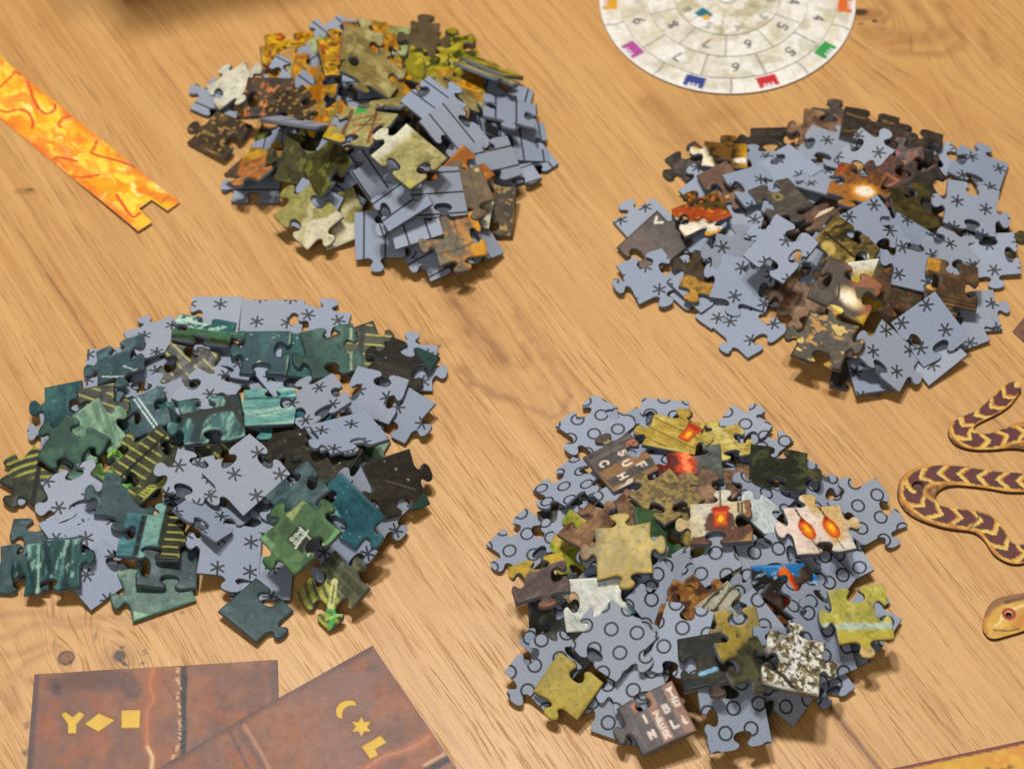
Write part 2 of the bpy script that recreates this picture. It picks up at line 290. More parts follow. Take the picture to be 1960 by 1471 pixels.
@paint('fire2', 'brown ceiling above orange flames and white light')
def _(x, y, s): return Paint(x, y, s, '53421f').noise('7a5a20', sc=4).noise('33261a', .5, .7, sc=3).band('a8481c', 230, -2, 3.5, 1, wob=3).noise('d8741c', .6, .68, sc=1.8, amt=.8).grad('ece0c8', 230, 4, 5.2, wob=2).grad('d89a2c', 250, 9.5, 11, wob=2)
@paint('fireglow', 'orange curtains lit by a white fire')
def _(x, y, s): return Paint(x, y, s, '6a452c').noise('9a6434', sc=2, st=4, a=80).grad('b87a34', 270, 0, 6, .7).disc('f4a62c', 4, -4, 7.5, 5).disc('fff2d8', 4, -4, 4.6, 2.5).disc('c8402c', -8, 6, 2, 1)
@paint('rust', 'rusty brown roof with red glints')
def _(x, y, s): return Paint(x, y, s, '5a3424').noise('7a4429', sc=3).noise('3a241c', sc=5).line('b86a34', [(-3, 2), (3, 3), (1, -3)], .6).noise('b83a24', .68, .74, sc=3)
@paint('pinkbrown', 'pinkish brown plaster with a white gleam')
def _(x, y, s): return Paint(x, y, s, '6e5446').noise('856a58', sc=4).poly('f0d8b8', [(3, -3), (9, 1), (10, 4), (4, 1)]).disc('d8a03c', -2, -7, 1)
@paint('slatebrown', 'grey-brown wood')
def _(x, y, s): return Paint(x, y, s, '4f4640').noise('635850', sc=1.6, st=5, a=35).noise('3a332e', sc=5)
@paint('sunwheel', 'grey-brown wood with a small gold sun wheel')
def _(x, y, s):
    p = Paint(x, y, s, '534b43').noise('685f54', sc=2, st=4).ring('a89a5c', -1, 1, 1.5, .3)
    for k in range(10): p.disc('b8a860', -1 + 2.3 * math.cos(k * .628), 1 + 2.3 * math.sin(k * .628), .35, .2)
    return p
@paint('brownT', 'brown planks with a white T stroke')
def _(x, y, s): return Paint(x, y, s, '4d413a').noise('5f5148', sc=1.8, st=6, a=0).band('5f4c40', 90, -12, -1).line('e8dccc', [(-8, 8.5), (-6.5, 6.2), (-4.6, 8.4)], .7)
@paint('darkgold', 'dark wood above gold thatch')
def _(x, y, s): return Paint(x, y, s, '3a342e').noise('4c443a', sc=4).grad('b88a3a', 265, 4, 5, wob=1.5).noise('5a3f1c', .55, .65, sc=1.2, st=3, a=60, amt=.7)
@paint('thatch', 'olive thatch and pale yellow rocks')
def _(x, y, s): return Paint(x, y, s, '6b5c30').noise('9c8440', sc=1.2, st=4, a=60).noise('3a2f1c', sc=2, st=3, a=60).disc('c8b060', -5, -6, 3.4, 1).disc('d0b468', 6, -5, 3.4, 1).line('3a2a1c', [(-12, -1), (2, -2), (12, -3)], .8).text('e8e0cc', '8', 8, 1, 2.6, -20, .35)
@paint('sunny', 'bright yellow and white light beam')
def _(x, y, s): return Paint(x, y, s, 'd8b838').noise('f0e08c', sc=4, st=2, a=80).band('b88a2c', 0, 3, 6, 1).grad('f4f0dc', 180, 3, 9)
@paint('tower', 'brown dome with white-hot glow and a chain')
def _(x, y, s): return Paint(x, y, s, '4b4034').noise('5c4f40', sc=5).grad('b0643c', 40, 1, 5, .7).disc('f2d89c', 3, -2, 7.5, 5, 4.6, a=-15).disc('fff4d8', 2, -2.4, 4.5, 2.5, 3, a=-15).poly('5a5038', [(2, 3), (9, 6), (12, 1), (5, -1)]).line('3a2c22', [(-3, 1), (-1, -4), (-3, -8)], .5).grad('c8a024', 320, 11, 12)
@paint('brownC', 'brown wall painted with a pale letter C')
def _(x, y, s): return Paint(x, y, s, '4c3a2c').noise('5e4a38', sc=3).noise('3b4a26', .6, .7, sc=2.5).text('d8bca4', 'C', 1, 4, 5, -70, 1.1).noise('7a4a24', .64, .72, sc=2)
@paint('wood', 'brown panelling with a gold lit corner')
def _(x, y, s): return Paint(x, y, s, '54402e').noise('6e5436', sc=5).poly('b8822e', [(-13, 4), (-5, 4), (-5.5, 13), (-13, 13)]).disc('f0b458', -8, -3, 2.6, 1.4, 1.7).mix('33261a', (y < -5.5) & (np.abs((y / 1.7) % 1 - .5) < .14)).mix('a8804a', (y < -5.5) * (np.abs((y / 1.7 + .4) % 1 - .5) < .08) * .7).grad('7a3c2c', 270, 12.5, 13).line('c89440', [(-12, 8), (-5, 8.2)], .3)
@paint('browngold', 'dark brown rock flecked with gold leaf')
def _(x, y, s): return Paint(x, y, s, '443a2c').noise('56492f', sc=4).noise('c08c34', .58, .64, sc=2.6, st=2).noise('e0c060', .66, .72, sc=2.2, st=2).grad('e4cf5c', 70, 11.5, 12).disc('7a3c2c', 13, -3, 2.6, 1).band('60523c', 8, 8, 12, amt=.5)
@paint('redbrown', 'plain red-brown stain')
def _(x, y, s): return Paint(x, y, s, '54301f').noise('6c4028', sc=5)
@paint('olivewall', 'olive brown wall')
def _(x, y, s): return Paint(x, y, s, '4c4426').noise('645a30', sc=3, st=2, a=50).noise('352e1c', sc=5)
# gold heap
@paint('cream', 'smooth cream sky', 'cream')
def _(x, y, s): return Paint(x, y, s, 'cfc9ae').noise('dcd8c4', sc=8).grad('c9bd80', 200, 8, 12)
@paint('rustbrown', 'dark brown with orange rust trails')
def _(x, y, s): return Paint(x, y, s, '4b3a22').noise('35281a', sc=4).noise('a85c24', .58, .66, sc=2, st=2, a=60).noise('d08038', .68, .72, sc=1.4, st=2, a=60).grad('b07838', 270, 10, 12)
@paint('rustorange', 'orange rust between yellow flakes and grey')
def _(x, y, s): return Paint(x, y, s, 'b5713c').noise('c98a4c', sc=3).grad('c89c34', 130, 2.5, 4, wob=3).noise('6f5a3a', .55, .62, sc=1.6, amt=.6).grad('4f4a3a', 215, 7, 9, wob=2).noise('96502c', .55, .7, sc=4, amt=.6)
@paint('maple', 'yellow and orange autumn leaves')
def _(x, y, s): return Paint(x, y, s, 'a87e18').noise('d8a81e', .45, .6, sc=2.5, st=1.6, a=30).noise('6a4214', .55, .65, sc=2).noise('b8521c', .62, .7, sc=2.4)
@paint('palegold', 'pale green and gold haze')
def _(x, y, s): return Paint(x, y, s, '8f9a58').noise('a8b478', sc=5).grad('b07c24', 120, 4, 7, wob=2)
@paint('brown', 'plain olive brown')
def _(x, y, s): return Paint(x, y, s, '5c4c34').noise('6a5a40', sc=7)
@paint('yleaf', 'yellow-green foliage')
def _(x, y, s): return Paint(x, y, s, '8f8420').noise('b8a832', .45, .6, sc=3, st=2, a=30).noise('3f4418', .55, .65, sc=3, st=1.5, a=30)
@paint('khaki', 'misty khaki hillside')
def _(x, y, s): return Paint(x, y, s, '9a8a52').noise('857440', sc=6, st=1.6, a=20).noise('b0a46c', sc=5).grad('6f6424', 200, 6, 9, .6)
@paint('orangeleaf', 'bright orange leaves')
def _(x, y, s): return Paint(x, y, s, 'b06c18').noise('d89a24', .45, .6, sc=3).noise('8f7c3c', .55, .65, sc=3)
@paint('khakiwhite', 'khaki mist with a white waterfall edge')
def _(x, y, s): return Paint(x, y, s, 'a89c60').noise('b8ac78', sc=5).noise('948a4c', sc=3, lo=.55).grad('dcd8bc', 180, 4.5, 9, wob=2).disc('b8b45c', 9, -9, 3, 1)
@paint('fairwheel', 'a green block and brown rigging lines')
def _(x, y, s): return Paint(x, y, s, 'a39a62').noise('b8ae78', sc=5).poly('3fae48', [(-7, 8), (-3, 10), (-2, 7), (-6, 5)]).line('7a5a3c', [(-8, 6), (-2, -10)], 1.6).line('8a5a30', [(1, 12), (10, -8)], 1).line('6a5030', [(-2, -1), (10, 3)], .5).line('6a5030', [(3, 8), (1, -12)], .5).line('8a6a3c', [(-12, -4), (2, 6)], .6).grad('c8a838', 240, 8, 9, wob=2).noise('c87c34', .68, .72, sc=2)
@paint('oliveedge', 'dark olive green moss')
def _(x, y, s): return Paint(x, y, s, '4a4824').noise('34341c', sc=4).noise('6c6c34', .6, .7, sc=3)
@paint('mossgold', 'moss gold over pale cream path')
def _(x, y, s): return Paint(x, y, s, 'a39a54').noise('8a8340', .5, .6, sc=1.4, o=4, amt=.6).grad('d8ceaa', 250, 1.5, 3, wob=2.5).band('cabf8c', -60, -1, 1.6, .5, wob=2).grad('877c38', 90, 8, 12, .5)
@paint('brownorange', 'grey-brown stone and a bright orange stream')
def _(x, y, s): return Paint(x, y, s, '6f6450').noise('80755e', sc=4, st=1.5).band('b08050', 0, 1, 4, 1, wob=3).grad('d89a28', -20, 4.5, 6.5, wob=3).noise('c8843c', .6, .7, sc=3, amt=.7).line('5a4a3a', [(-12, -5), (0, -4.6), (12, -2)], .35).line('5a4a3a', [(2, 12), (1, 2)], .25)
@paint('brownplain', 'plain brown earth')
def _(x, y, s): return Paint(x, y, s, '6d5a42').noise('7f6a4e', sc=5).disc('c8b078', 7, 6, 1.2, .6)
@paint('lizard', 'orange rock with dark eye spots')
def _(x, y, s): return Paint(x, y, s, 'a8642c').noise('c88a44', sc=3).disc('4a3828', -2, 2, 1.2, .5).disc('4a3828', -6, -3, 1.2, .5).disc('4a3828', 4, -1, 1, .5)
@paint('darkearth', 'dark earth with ochre crumbs')
def _(x, y, s): return Paint(x, y, s, '43382a').noise('54462f', sc=4).noise('a8844a', .62, .68, sc=1.8)
# ------------------------------------------------------------------ materials
def nmat(name):
    m = bpy.data.materials.new(name); m.use_nodes = True; nt = m.node_tree; return m, nt, nt.nodes["Principled BSDF"]
class NG:
    def __init__(s, nt): s.nt = nt
    def n(s, t, **k):
        o = s.nt.nodes.new(t)
        for a, v in k.items(): setattr(o, a, v)
        return o
    def _in(s, sock, v):
        if isinstance(v, bpy.types.NodeSocket): s.nt.links.new(v, sock)
        else: sock.default_value = v
    def m(s, op, a, b=0.0, c=0.0):
        o = s.n('ShaderNodeMath', operation=op)
        for i, v in enumerate((a, b, c)): s._in(o.inputs[i], v)
        return o.outputs[0]
    def ramp(s, v, lo, hi, a=0.0, b=1.0):
        o = s.n('ShaderNodeMapRange', interpolation_type='SMOOTHSTEP')
        for i, q in enumerate((v, lo, hi, a, b)): s._in(o.inputs[i], q)
        return o.outputs[0]
    def mix(s, f, a, b):
        o = s.n('ShaderNodeMix', data_type='RGBA'); s._in(o.inputs[0], f); s._in(o.inputs[6], a); s._in(o.inputs[7], b); return o.outputs[2]
    def noise(s, vec, scale, detail=3.0, rough=.5):
        o = s.n('ShaderNodeTexNoise'); s.nt.links.new(vec, o.inputs['Vector']); o.inputs['Scale'].default_value = scale
        o.inputs['Detail'].default_value = detail; o.inputs['Roughness'].default_value = rough; return o.outputs[0]
    def attr(s, name): return s.n('ShaderNodeAttribute', attribute_name=name)
    def comb(s, x, y, z=0.0):
        o = s.n('ShaderNodeCombineXYZ')
        for i, v in enumerate((x, y, z)): s._in(o.inputs[i], v)
        return o.outputs[0]
def c4(h, k=.8): return tuple(lin(h, k)) + (1,)
def bumpto(g, bs, h, strength, dist=.0002):
    b = g.n('ShaderNodeBump'); b.inputs['Strength'].default_value = strength; b.inputs['Distance'].default_value = dist
    g._in(b.inputs['Height'], h); g.nt.links.new(b.outputs[0], bs.inputs['Normal'])
def back_material(kind):
    m, nt, bs = nmat('grey_board_' + kind); g = NG(nt)
    a = g.attr('pat'); sp = g.n('ShaderNodeSeparateXYZ'); nt.links.new(a.outputs['Vector'], sp.inputs[0]); x, y = sp.outputs[0], sp.outputs[1]
    def cell(v, per): # signed distance to the centre of the cell
        q = g.m('DIVIDE', v, per); return g.m('MULTIPLY', g.m('SUBTRACT', g.m('SUBTRACT', q, g.m('FLOOR', q)), .5), per)
    if kind == 'stars':
        u, v = cell(x, 11.6), cell(y, 11.6); r = g.m('SQRT', g.m('ADD', g.m('MULTIPLY', u, u), g.m('MULTIPLY', v, v)))
        d = g.m('ABSOLUTE', u)
        for an in (30, 150):
            c, q = math.cos(math.radians(an)), math.sin(math.radians(an))
            d = g.m('MINIMUM', d, g.m('ABSOLUTE', g.m('ADD', g.m('MULTIPLY', u, -q), g.m('MULTIPLY', v, c))))
        ink = g.m('MULTIPLY', g.ramp(d, .31, .46, 1., 0.), g.ramp(r, 2.75, 2.9, 1., 0.))
    elif kind == 'rings':
        ds = []
        for o in (0, .5):
            u, v = cell(g.m('ADD', x, 8.9 * o), 8.9), cell(g.m('ADD', y, 15.4 * o), 15.4)
            ds.append(g.m('SQRT', g.m('ADD', g.m('MULTIPLY', u, u), g.m('MULTIPLY', v, v))))
        r = g.m('MINIMUM', *ds); ink = g.ramp(g.m('ABSOLUTE', g.m('SUBTRACT', r, 2.25)), 0.31, .45, 1., 0.)
    else:
        ink = g.ramp(g.m('ABSOLUTE', cell(x, 8.4)), .3, .46, 1., 0.)
    fib = g.noise(a.outputs['Vector'], 1.6, 4, .7); spk = g.noise(a.outputs['Vector'], 3.3, 1); big = g.noise(a.outputs['Vector'], .09, 2)
    base = g.mix(g.ramp(fib, .3, .72), c4('8a93a2', .84), c4('9fa8b6', .84))
    base = g.mix(g.ramp(big, .3, .7, 0., .35), base, c4('959cae', .82))
    base = g.mix(g.ramp(spk, .73, .78, 0., .5), base, c4('d5dade', .9)); base = g.mix(g.ramp(spk, .27, .22, 0., .45), base, c4('5c6470'))
    col = g.mix(g.m('MULTIPLY', ink, .97), base, c4('2c3034', .8))
    oi = g.n('ShaderNodeObjectInfo'); hs = g.n('ShaderNodeHueSaturation'); nt.links.new(col, hs.inputs['Color']); g._in(hs.inputs['Value'], g.ramp(oi.outputs['Random'], 0., 1., .90, 1.06)); g._in(hs.inputs['Saturation'], g.ramp(g.m('FRACT', g.m('MULTIPLY', oi.outputs['Random'], 7.)), 0., 1., .85, 1.2))
    nt.links.new(hs.outputs[0], bs.inputs['Base Color']); bs.inputs['Roughness'].default_value = .62; bs.inputs['Specular IOR Level'].default_value = .35
    bumpto(g, bs, fib, .18); return m
M_BACK = {k: back_material(k) for k in ('stars', 'rings', 'stripes')}
def print_material(name, rough=.3, spec=.5, bump=.12, coat=.0):
    m, nt, bs = nmat(name); g = NG(nt); a = g.attr('print'); tc = g.n('ShaderNodeTexCoord')
    n1 = g.noise(tc.outputs['Object'], 2600, 2, .6); n2 = g.noise(tc.outputs['Object'], 420, 3, .6)
    hs = g.n('ShaderNodeHueSaturation'); nt.links.new(a.outputs['Color'], hs.inputs['Color']); g._in(hs.inputs['Value'], g.m('MULTIPLY', g.ramp(n1, .3, .7, .93, 1.07), g.ramp(n2, .3, .7, .92, 1.08)))
    nt.links.new(hs.outputs[0], bs.inputs['Base Color']); g._in(bs.inputs['Roughness'], g.ramp(n2, .3, .7, rough - .05, rough + .08))
    bs.inputs['Specular IOR Level'].default_value = spec; bs.inputs['Coat Weight'].default_value = coat; bs.inputs['Coat Roughness'].default_value = .15
    bumpto(g, bs, n1, bump); return m
M_PRINT = print_material('printed_gloss', .39, .14, .02)
M_CARD = print_material('printed_card', .5, .3, .03)
def plain(name, col, rough=.6, k=.8, spec=.4, nz=.12, sc=900):
    m, nt, bs = nmat(name); g = NG(nt); tc = g.n('ShaderNodeTexCoord'); n = g.noise(tc.outputs['Object'], sc, 3)
    c = lin(col, k); nt.links.new(g.mix(g.ramp(n, .3, .7), tuple(c * (1 - nz)) + (1,), tuple(c * (1 + nz)) + (1,)), bs.inputs['Base Color'])
    bs.inputs['Roughness'].default_value = rough; bs.inputs['Specular IOR Level'].default_value = spec; bumpto(g, bs, n, .1); return m
M_EDGE = plain('grey_board_edge', '727a86', .75)
# ------------------------------------------------------------------ jigsaw shapes
KN = [(0, 0), (.18, -.012), (.34, -.022), (.412, .015), (.418, .055), (.385, .105), (.372, .155), (.41, .205), (.5, .222), (.59, .205), (.628, .155), (.615, .105), (.582, .055), (.588, .015), (.66, -.022), (.82, -.012), (1, 0)]
def cr(P, n):
    P = [P[0]] + list(P) + [P[-1]]; out = []
    for i in range(1, len(P) - 2):
        p0, p1, p2, p3 = (np.array(P[j]) for j in (i - 1, i, i + 1, i + 2))
        for k in range(n):
            t = k / n; out.append(.5 * ((2 * p1) + (-p0 + p2) * t + (2 * p0 - 5 * p1 + 4 * p2 - p3) * t * t + (-p0 + 3 * p1 - 3 * p2 + p3) * t ** 3))
    return out
def outline(codes, wd, ht, rng):
    j = lambda: rng.uniform(-.55, .55)
    C = [(wd / 2 + j(), -ht / 2 + j()), (wd / 2 + j(), ht / 2 + j()), (-wd / 2 + j(), ht / 2 + j()), (-wd / 2 + j(), -ht / 2 + j())]
    out = []
    for i, k in enumerate(codes):  # right, top, left, bottom, counter-clockwise
        a, b = np.array(C[i]), np.array(C[(i + 1) % 4]); d = b - a; nrm = np.array((d[1], -d[0])); L = np.hypot(*d)
        if k == '0':
            out += [a + d * t for t in (0, .33, .66)]; continue
        s = 1 if k == '+' else -1; sh = rng.uniform(-.08, .08); sk = rng.uniform(-.05, .05); hw = rng.uniform(1.0, 1.4); hh = rng.uniform(1.0, 1.22) * 20.5 / L; ww = 20.5 / L; fl = rng.uniform(.85, 1.1)
        bow = rng.uniform(-.018, .018); P = []
        for t, h in KN:
            tt = t
            if .3 < t < .7:
                u = (t - .5) * ww; u *= hw if h > .08 else fl; tt = .5 + u + sh + sk * h * 3
            elif 0 < t < 1: tt = t + sh * .5
            P.append((tt, (h * hh if h > 0 else h) * s + bow * math.sin(PI * t)))
        out += [a + d * p[0] + nrm * p[1] for p in cr(P, 2)]
    return np.array(out)
def inset(P, r):
    n = len(P); a = np.roll(P, 1, 0); b = np.roll(P, -1, 0); e1 = P - a; e2 = b - P
    n1 = np.stack([-e1[:, 1], e1[:, 0]], 1); n2 = np.stack([-e2[:, 1], e2[:, 0]], 1)
    n1 /= np.hypot(*n1.T)[:, None] + 1e-9; n2 /= np.hypot(*n2.T)[:, None] + 1e-9
    m = n1 + n2; m /= np.hypot(*m.T)[:, None] + 1e-9; k = np.clip(1 / np.maximum((m * n1).sum(1), .5), 1, 1.5)
    return P + m * (r * k)[:, None]
TH = 1.95
def mkmesh(name, V, F, mats, fm, smooth=None):
    me = bpy.data.meshes.new(name); me.from_pydata(V, [], F)
    for m in mats: me.materials.append(m)
    me.polygons.foreach_set('material_index', fm)
    if smooth is not None: me.polygons.foreach_set('use_smooth', smooth)
    me.update(); return me
def solid(P, prof, name, mats, top_mat, side_mats, fill=None, paintf=None, fine=.55, cap_bottom=True, holes=(), refine=()):
    """stack rings of outline P: prof = [(inset, z)...] bottom to top, in mm; the top cap is triangulated when it is painted"""
    n = len(P); V = []; F = []; fm = []; sm = []
    for r, z in prof: V += [(q[0], q[1], z) for q in (inset(P, r) if r else P)]
    for k in range(len(prof) - 1):
        for i in range(n):
            j = (i + 1) % n; F.append((k * n + i, k * n + j, (k + 1) * n + j, (k + 1) * n + i)); fm.append(side_mats[k]); sm.append(True)
    if cap_bottom: F.append(tuple(range(n - 1, -1, -1))); fm.append(side_mats[0]); sm.append(False)
    base = (len(prof) - 1) * n; top = inset(P, prof[-1][0]) if prof[-1][0] else P; zt = prof[-1][1]
    if paintf is None and not holes:
        F.append(tuple(range(base, base + n))); fm.append(top_mat); sm.append(False)
    else:
        x0, y0 = top.min(0); x1, y1 = top.max(0)
        if fine:
            gx, gy = np.meshgrid(np.arange(x0 + fine / 2, x1, fine), np.arange(y0 + fine / 2, y1, fine)); gx = gx.ravel(); gy = gy.ravel()
            for (a0, b0, a1, b1) in refine:
                k = ~((gx > a0) & (gx < a1) & (gy > b0) & (gy < b1)); rx, ry = np.meshgrid(np.arange(a0, a1, .26), np.arange(b0, b1, .26)); gx = np.concatenate([gx[k], rx.ravel()]); gy = np.concatenate([gy[k], ry.ravel()])
            k = inpoly(gx, gy, top); gx, gy = gx[k], gy[k]; d = np.full(len(gx), 9.)
            for i in range(n): d = np.minimum(d, segd(gx, gy, top[i], top[(i + 1) % n]))
            for h in holes:
                k2 = inpoly(gx, gy, h); d[k2] = 0
                for i in range(len(h)): d = np.minimum(d, segd(gx, gy, h[i], h[(i + 1) % len(h)]))
            k = d > fine * .45; gx, gy = gx[k], gy[k]
        else: gx = gy = np.zeros(0)
        pts = [Vector(q) for q in top]; faces = [list(range(n))]; hs = []
        for h in holes:
            hs.append((len(pts), len(h))); faces.append(list(range(len(pts), len(pts) + len(h)))); pts += [Vector(q) for q in h]
        nb = len(pts); pts += [Vector(q) for q in zip(gx, gy)]
        vo, _, fo, ov, _, of = delaunay_2d_cdt(pts, [], faces, 1, 1e-6)
        idx = {}; 
        for i, v in enumerate(vo):
            s = [q for q in ov[i] if q < n]
            if s: idx[i] = base + s[0]
            else: idx[i] = len(V); V.append((v.x, v.y, zt))
        hb = {}
        if holes:
            for i, v in enumerate(vo):
                for q in ov[i]:
                    if n <= q < nb: hb[q] = idx[i]
        for f, o in zip(fo, of):
            if any(q > 0 for q in o): continue
            F.append(tuple(idx[i] for i in f)); fm.append(top_mat); sm.append(False)
        for (st, ln) in hs:
            low = len(V)
            for q in range(ln): v = V[hb[st + q]]; V.append((v[0], v[1], prof[0][1]))
            for q in range(ln):
                r = (q + 1) % ln; F.append((hb[st + q], hb[st + r], low + r, low + q)); fm.append(side_mats[0]); sm.append(True)
    A = np.array(V)
    me = mkmesh(name, [(a * .001, b * .001, c * .001) for a, b, c in V], F, mats, fm, sm)
    if paintf is not None:
        col = np.ones((len(A), 4)); col[:, :3] = np.clip(paintf(A[:, 0], A[:, 1]), 0, 1)
        at = me.attributes.new('print', 'FLOAT_COLOR', 'POINT'); at.data.foreach_set('color', col.ravel().astype(np.float32))
    return me, A
def link(name, me, parent=None, **props):
    o = bpy.data.objects.new(name, me); COL.objects.link(o)
    if parent: o.parent = parent
    for k, v in props.items(): o[k] = v
    return o
# ------------------------------------------------------------------ stacking: every piece rests on what lies below it
HX0, HY0, HC = -260.0, 300.0, 1.0
HF = np.zeros((560, 560))
GX, GY = np.meshgrid(np.arange(560) * HC + HX0 + .5, np.arange(560) * HC + HY0 + .5)
def rest(dx, dy, z, T):
    """lowest plane over the points that a piece can come to rest on (contact points round its centre)"""
    A = [(1, 0, 0, -T), (-1, 0, 0, -T), (0, 1, 0, -T), (0, -1, 0, -T)]
    i = int(np.argmax(z)); A += [(0, 0, 1, z[i]), (dx[i], dy[i], 1, z[i])]; a = b = 0.; c = z[i]
    A[4] = (0, 0, 1, -50.)
    for it in range(28):
        M = np.array(A); n = len(M)
        I = np.array([(p, q, r) for p in range(n) for q in range(p + 1, n) for r in range(q + 1, n)])
        S = M[I]; D = S[:, :, :3]; det = np.linalg.det(D); ok = np.abs(det) > 1e-7; D = D[ok]; R = S[ok][:, :, 3]
        X = np.linalg.solve(D, R[..., None])[..., 0]
        feas = ((X @ M[:, :3].T) >= M[:, 3] - 1e-5).all(1) & (X[:, 2] > -49)
        X = X[feas]
        if not len(X): break
        bst = X[np.lexsort((np.abs(X[:, 0]) + np.abs(X[:, 1]), np.round(X[:, 2], 3)))[0]]; a, b, c = bst
        v = z - (a * dx + b * dy + c); j = int(np.argmax(v))
        if v[j] < .04: break
        if n > 13:
            sl = M[:, :3] @ bst - M[:, 3]; kill = 5 + int(np.argmax(sl[5:])); A.pop(kill)
        A.append((dx[j], dy[j], 1, z[j]))
    c += max(0, float((z - (a * dx + b * dy + c)).max())); return a, b, c
PIECES = []
def place(heap, px, py, ang, codes, pr, wd=20.3, ht=20.3, tilt=None, T=.5, seed=0, fill=False):
    rng = random.Random(seed * 7919 + 13); wd *= .935; ht *= .935; P = outline(codes, wd, ht, rng); z = 1.0; ja, jb = rng.gauss(0, 1), rng.gauss(0, 1)
    for it in range(2 if fill else 3):
        x, y = gp(px, py, z * .001 + TH * .001); r = math.radians(ang)
        x2, y2 = gp(px + 10 * math.cos(r), py - 10 * math.sin(r), z * .001 + TH * .001); x *= 1000; y *= 1000; yaw = math.atan2(y2 * 1000 - y, x2 * 1000 - x)
        c, s = math.cos(yaw), math.sin(yaw); Q = P @ np.array([[c, s], [-s, c]]) + (x, y)
        i0, j0 = int(Q[:, 1].min() - HY0), int(Q[:, 0].min() - HX0); i1, j1 = int(Q[:, 1].max() - HY0) + 2, int(Q[:, 0].max() - HX0) + 2
        sl = (slice(max(i0, 0), i1), slice(max(j0, 0), j1)); gx, gy, hz = GX[sl], GY[sl], HF[sl]; k = inpoly(gx, gy, Q)
        dx, dy, zz = gx[k] - x, gy[k] - y, hz[k]
        if len(zz) == 0: a = b = 0.; z = .05; break
        if tilt: a, b = tilt; zc = float(np.percentile(zz - a * dx - b * dy, 97))
        else:
            a, b, zc = rest(dx, dy, zz, T)
            if T > .25 and zz.max() > .1:   # nothing in a tipped-out heap lies quite flat
                J = .13 if heap == 'gold' else .06
                a += ja * J; b += jb * J; zc = max(float(np.percentile(zz - a * dx - b * dy, 92)), float((-a * dx - b * dy).max()))
        z = zc
    if len(zz):
        top = (a * dx + b * dy + z) + TH - .45   # pieces nest a little into what lies below
        HF[sl][k] = np.maximum(hz[k], np.minimum(top, hz[k] + 1.0) if tilt else top)
    nv = Vector((-a, -b, 1)).normalized(); xa = Vector((c, s, a * c + b * s)).normalized(); ya = nv.cross(xa)
    xa = ya.cross(nv)
    mw = Matrix(((xa.x, ya.x, nv.x, x * .001), (xa.y, ya.y, nv.y, y * .001), (xa.z, ya.z, nv.z, (z + .03) * .001), (0, 0, 0, 1)))
    PIECES.append(dict(heap=heap, px=px, py=py, z=z, codes=codes, pr=pr, P=P, mw=mw, seed=seed, fill=fill, w=wd, h=ht))
def detail(p, seed):
    """brush strokes and fine darks and lights that every printed picture has"""
    a = (seed * 37) % 180; c, s = math.cos(math.radians(a)), math.sin(math.radians(a)); u, v = p.x * c + p.y * s, -p.x * s + p.y * c
    k = 1 + .42 * (fbm(u / 3.5, v / .9, seed + 300, 3) - .5) + .4 * (fbm(p.x / 6, p.y / 6, seed + 500, 3) - .5)
    k *= 1 - .3 * sstep(.66, .74, fbm(p.x / 1.1, p.y / 1.1, seed + 700, 2)); return p.c * k[:, None]
def build_piece(d):
    P, pr, seed = d['P'], d['pr'], d['seed']; me = None
    if pr == 'g':
        kind = HEAPS[d['heap']]['back']
        me, A = solid(P, [(.75, 0), (.22, .12), (0, .5), (0, TH - .1), (.1, TH)], 'puzzle_piece', [M_BACK[kind], M_EDGE], 0, [1, 1, 1, 0])
        rg = random.Random(seed); q = rg.choice((0, 90, 180, 270)) + rg.uniform(-3, 3); c, s = math.cos(math.radians(q)), math.sin(math.radians(q)); ox, oy = rg.uniform(0, 60), rg.uniform(0, 60)
        v = np.stack([A[:, 0] * c - A[:, 1] * s + ox, A[:, 0] * s + A[:, 1] * c + oy, A[:, 2]], 1)
        at = me.attributes.new('pat', 'FLOAT_VECTOR', 'POINT'); at.data.foreach_set('vector', v.ravel().astype(np.float32))
    else:
        fn = PR[pr][0]
        me, A = solid(P, [(.1, 0), (0, .1), (0, TH - .45), (.07, TH - .28), (.25, TH - .08), (.6, TH)], 'puzzle_piece', [M_PRINT, M_EDGE], 0, [1, 1, 0, 0, 0],
                      paintf=lambda x, y: detail(fn(x, y, seed % 997 + 1), seed), fine=.9 if d['fill'] else .42)
        me.polygons.foreach_set('use_smooth', [True] * len(me.polygons))
    o = link('puzzle_piece', me); o.matrix_world = d['mw']; d['o'] = o
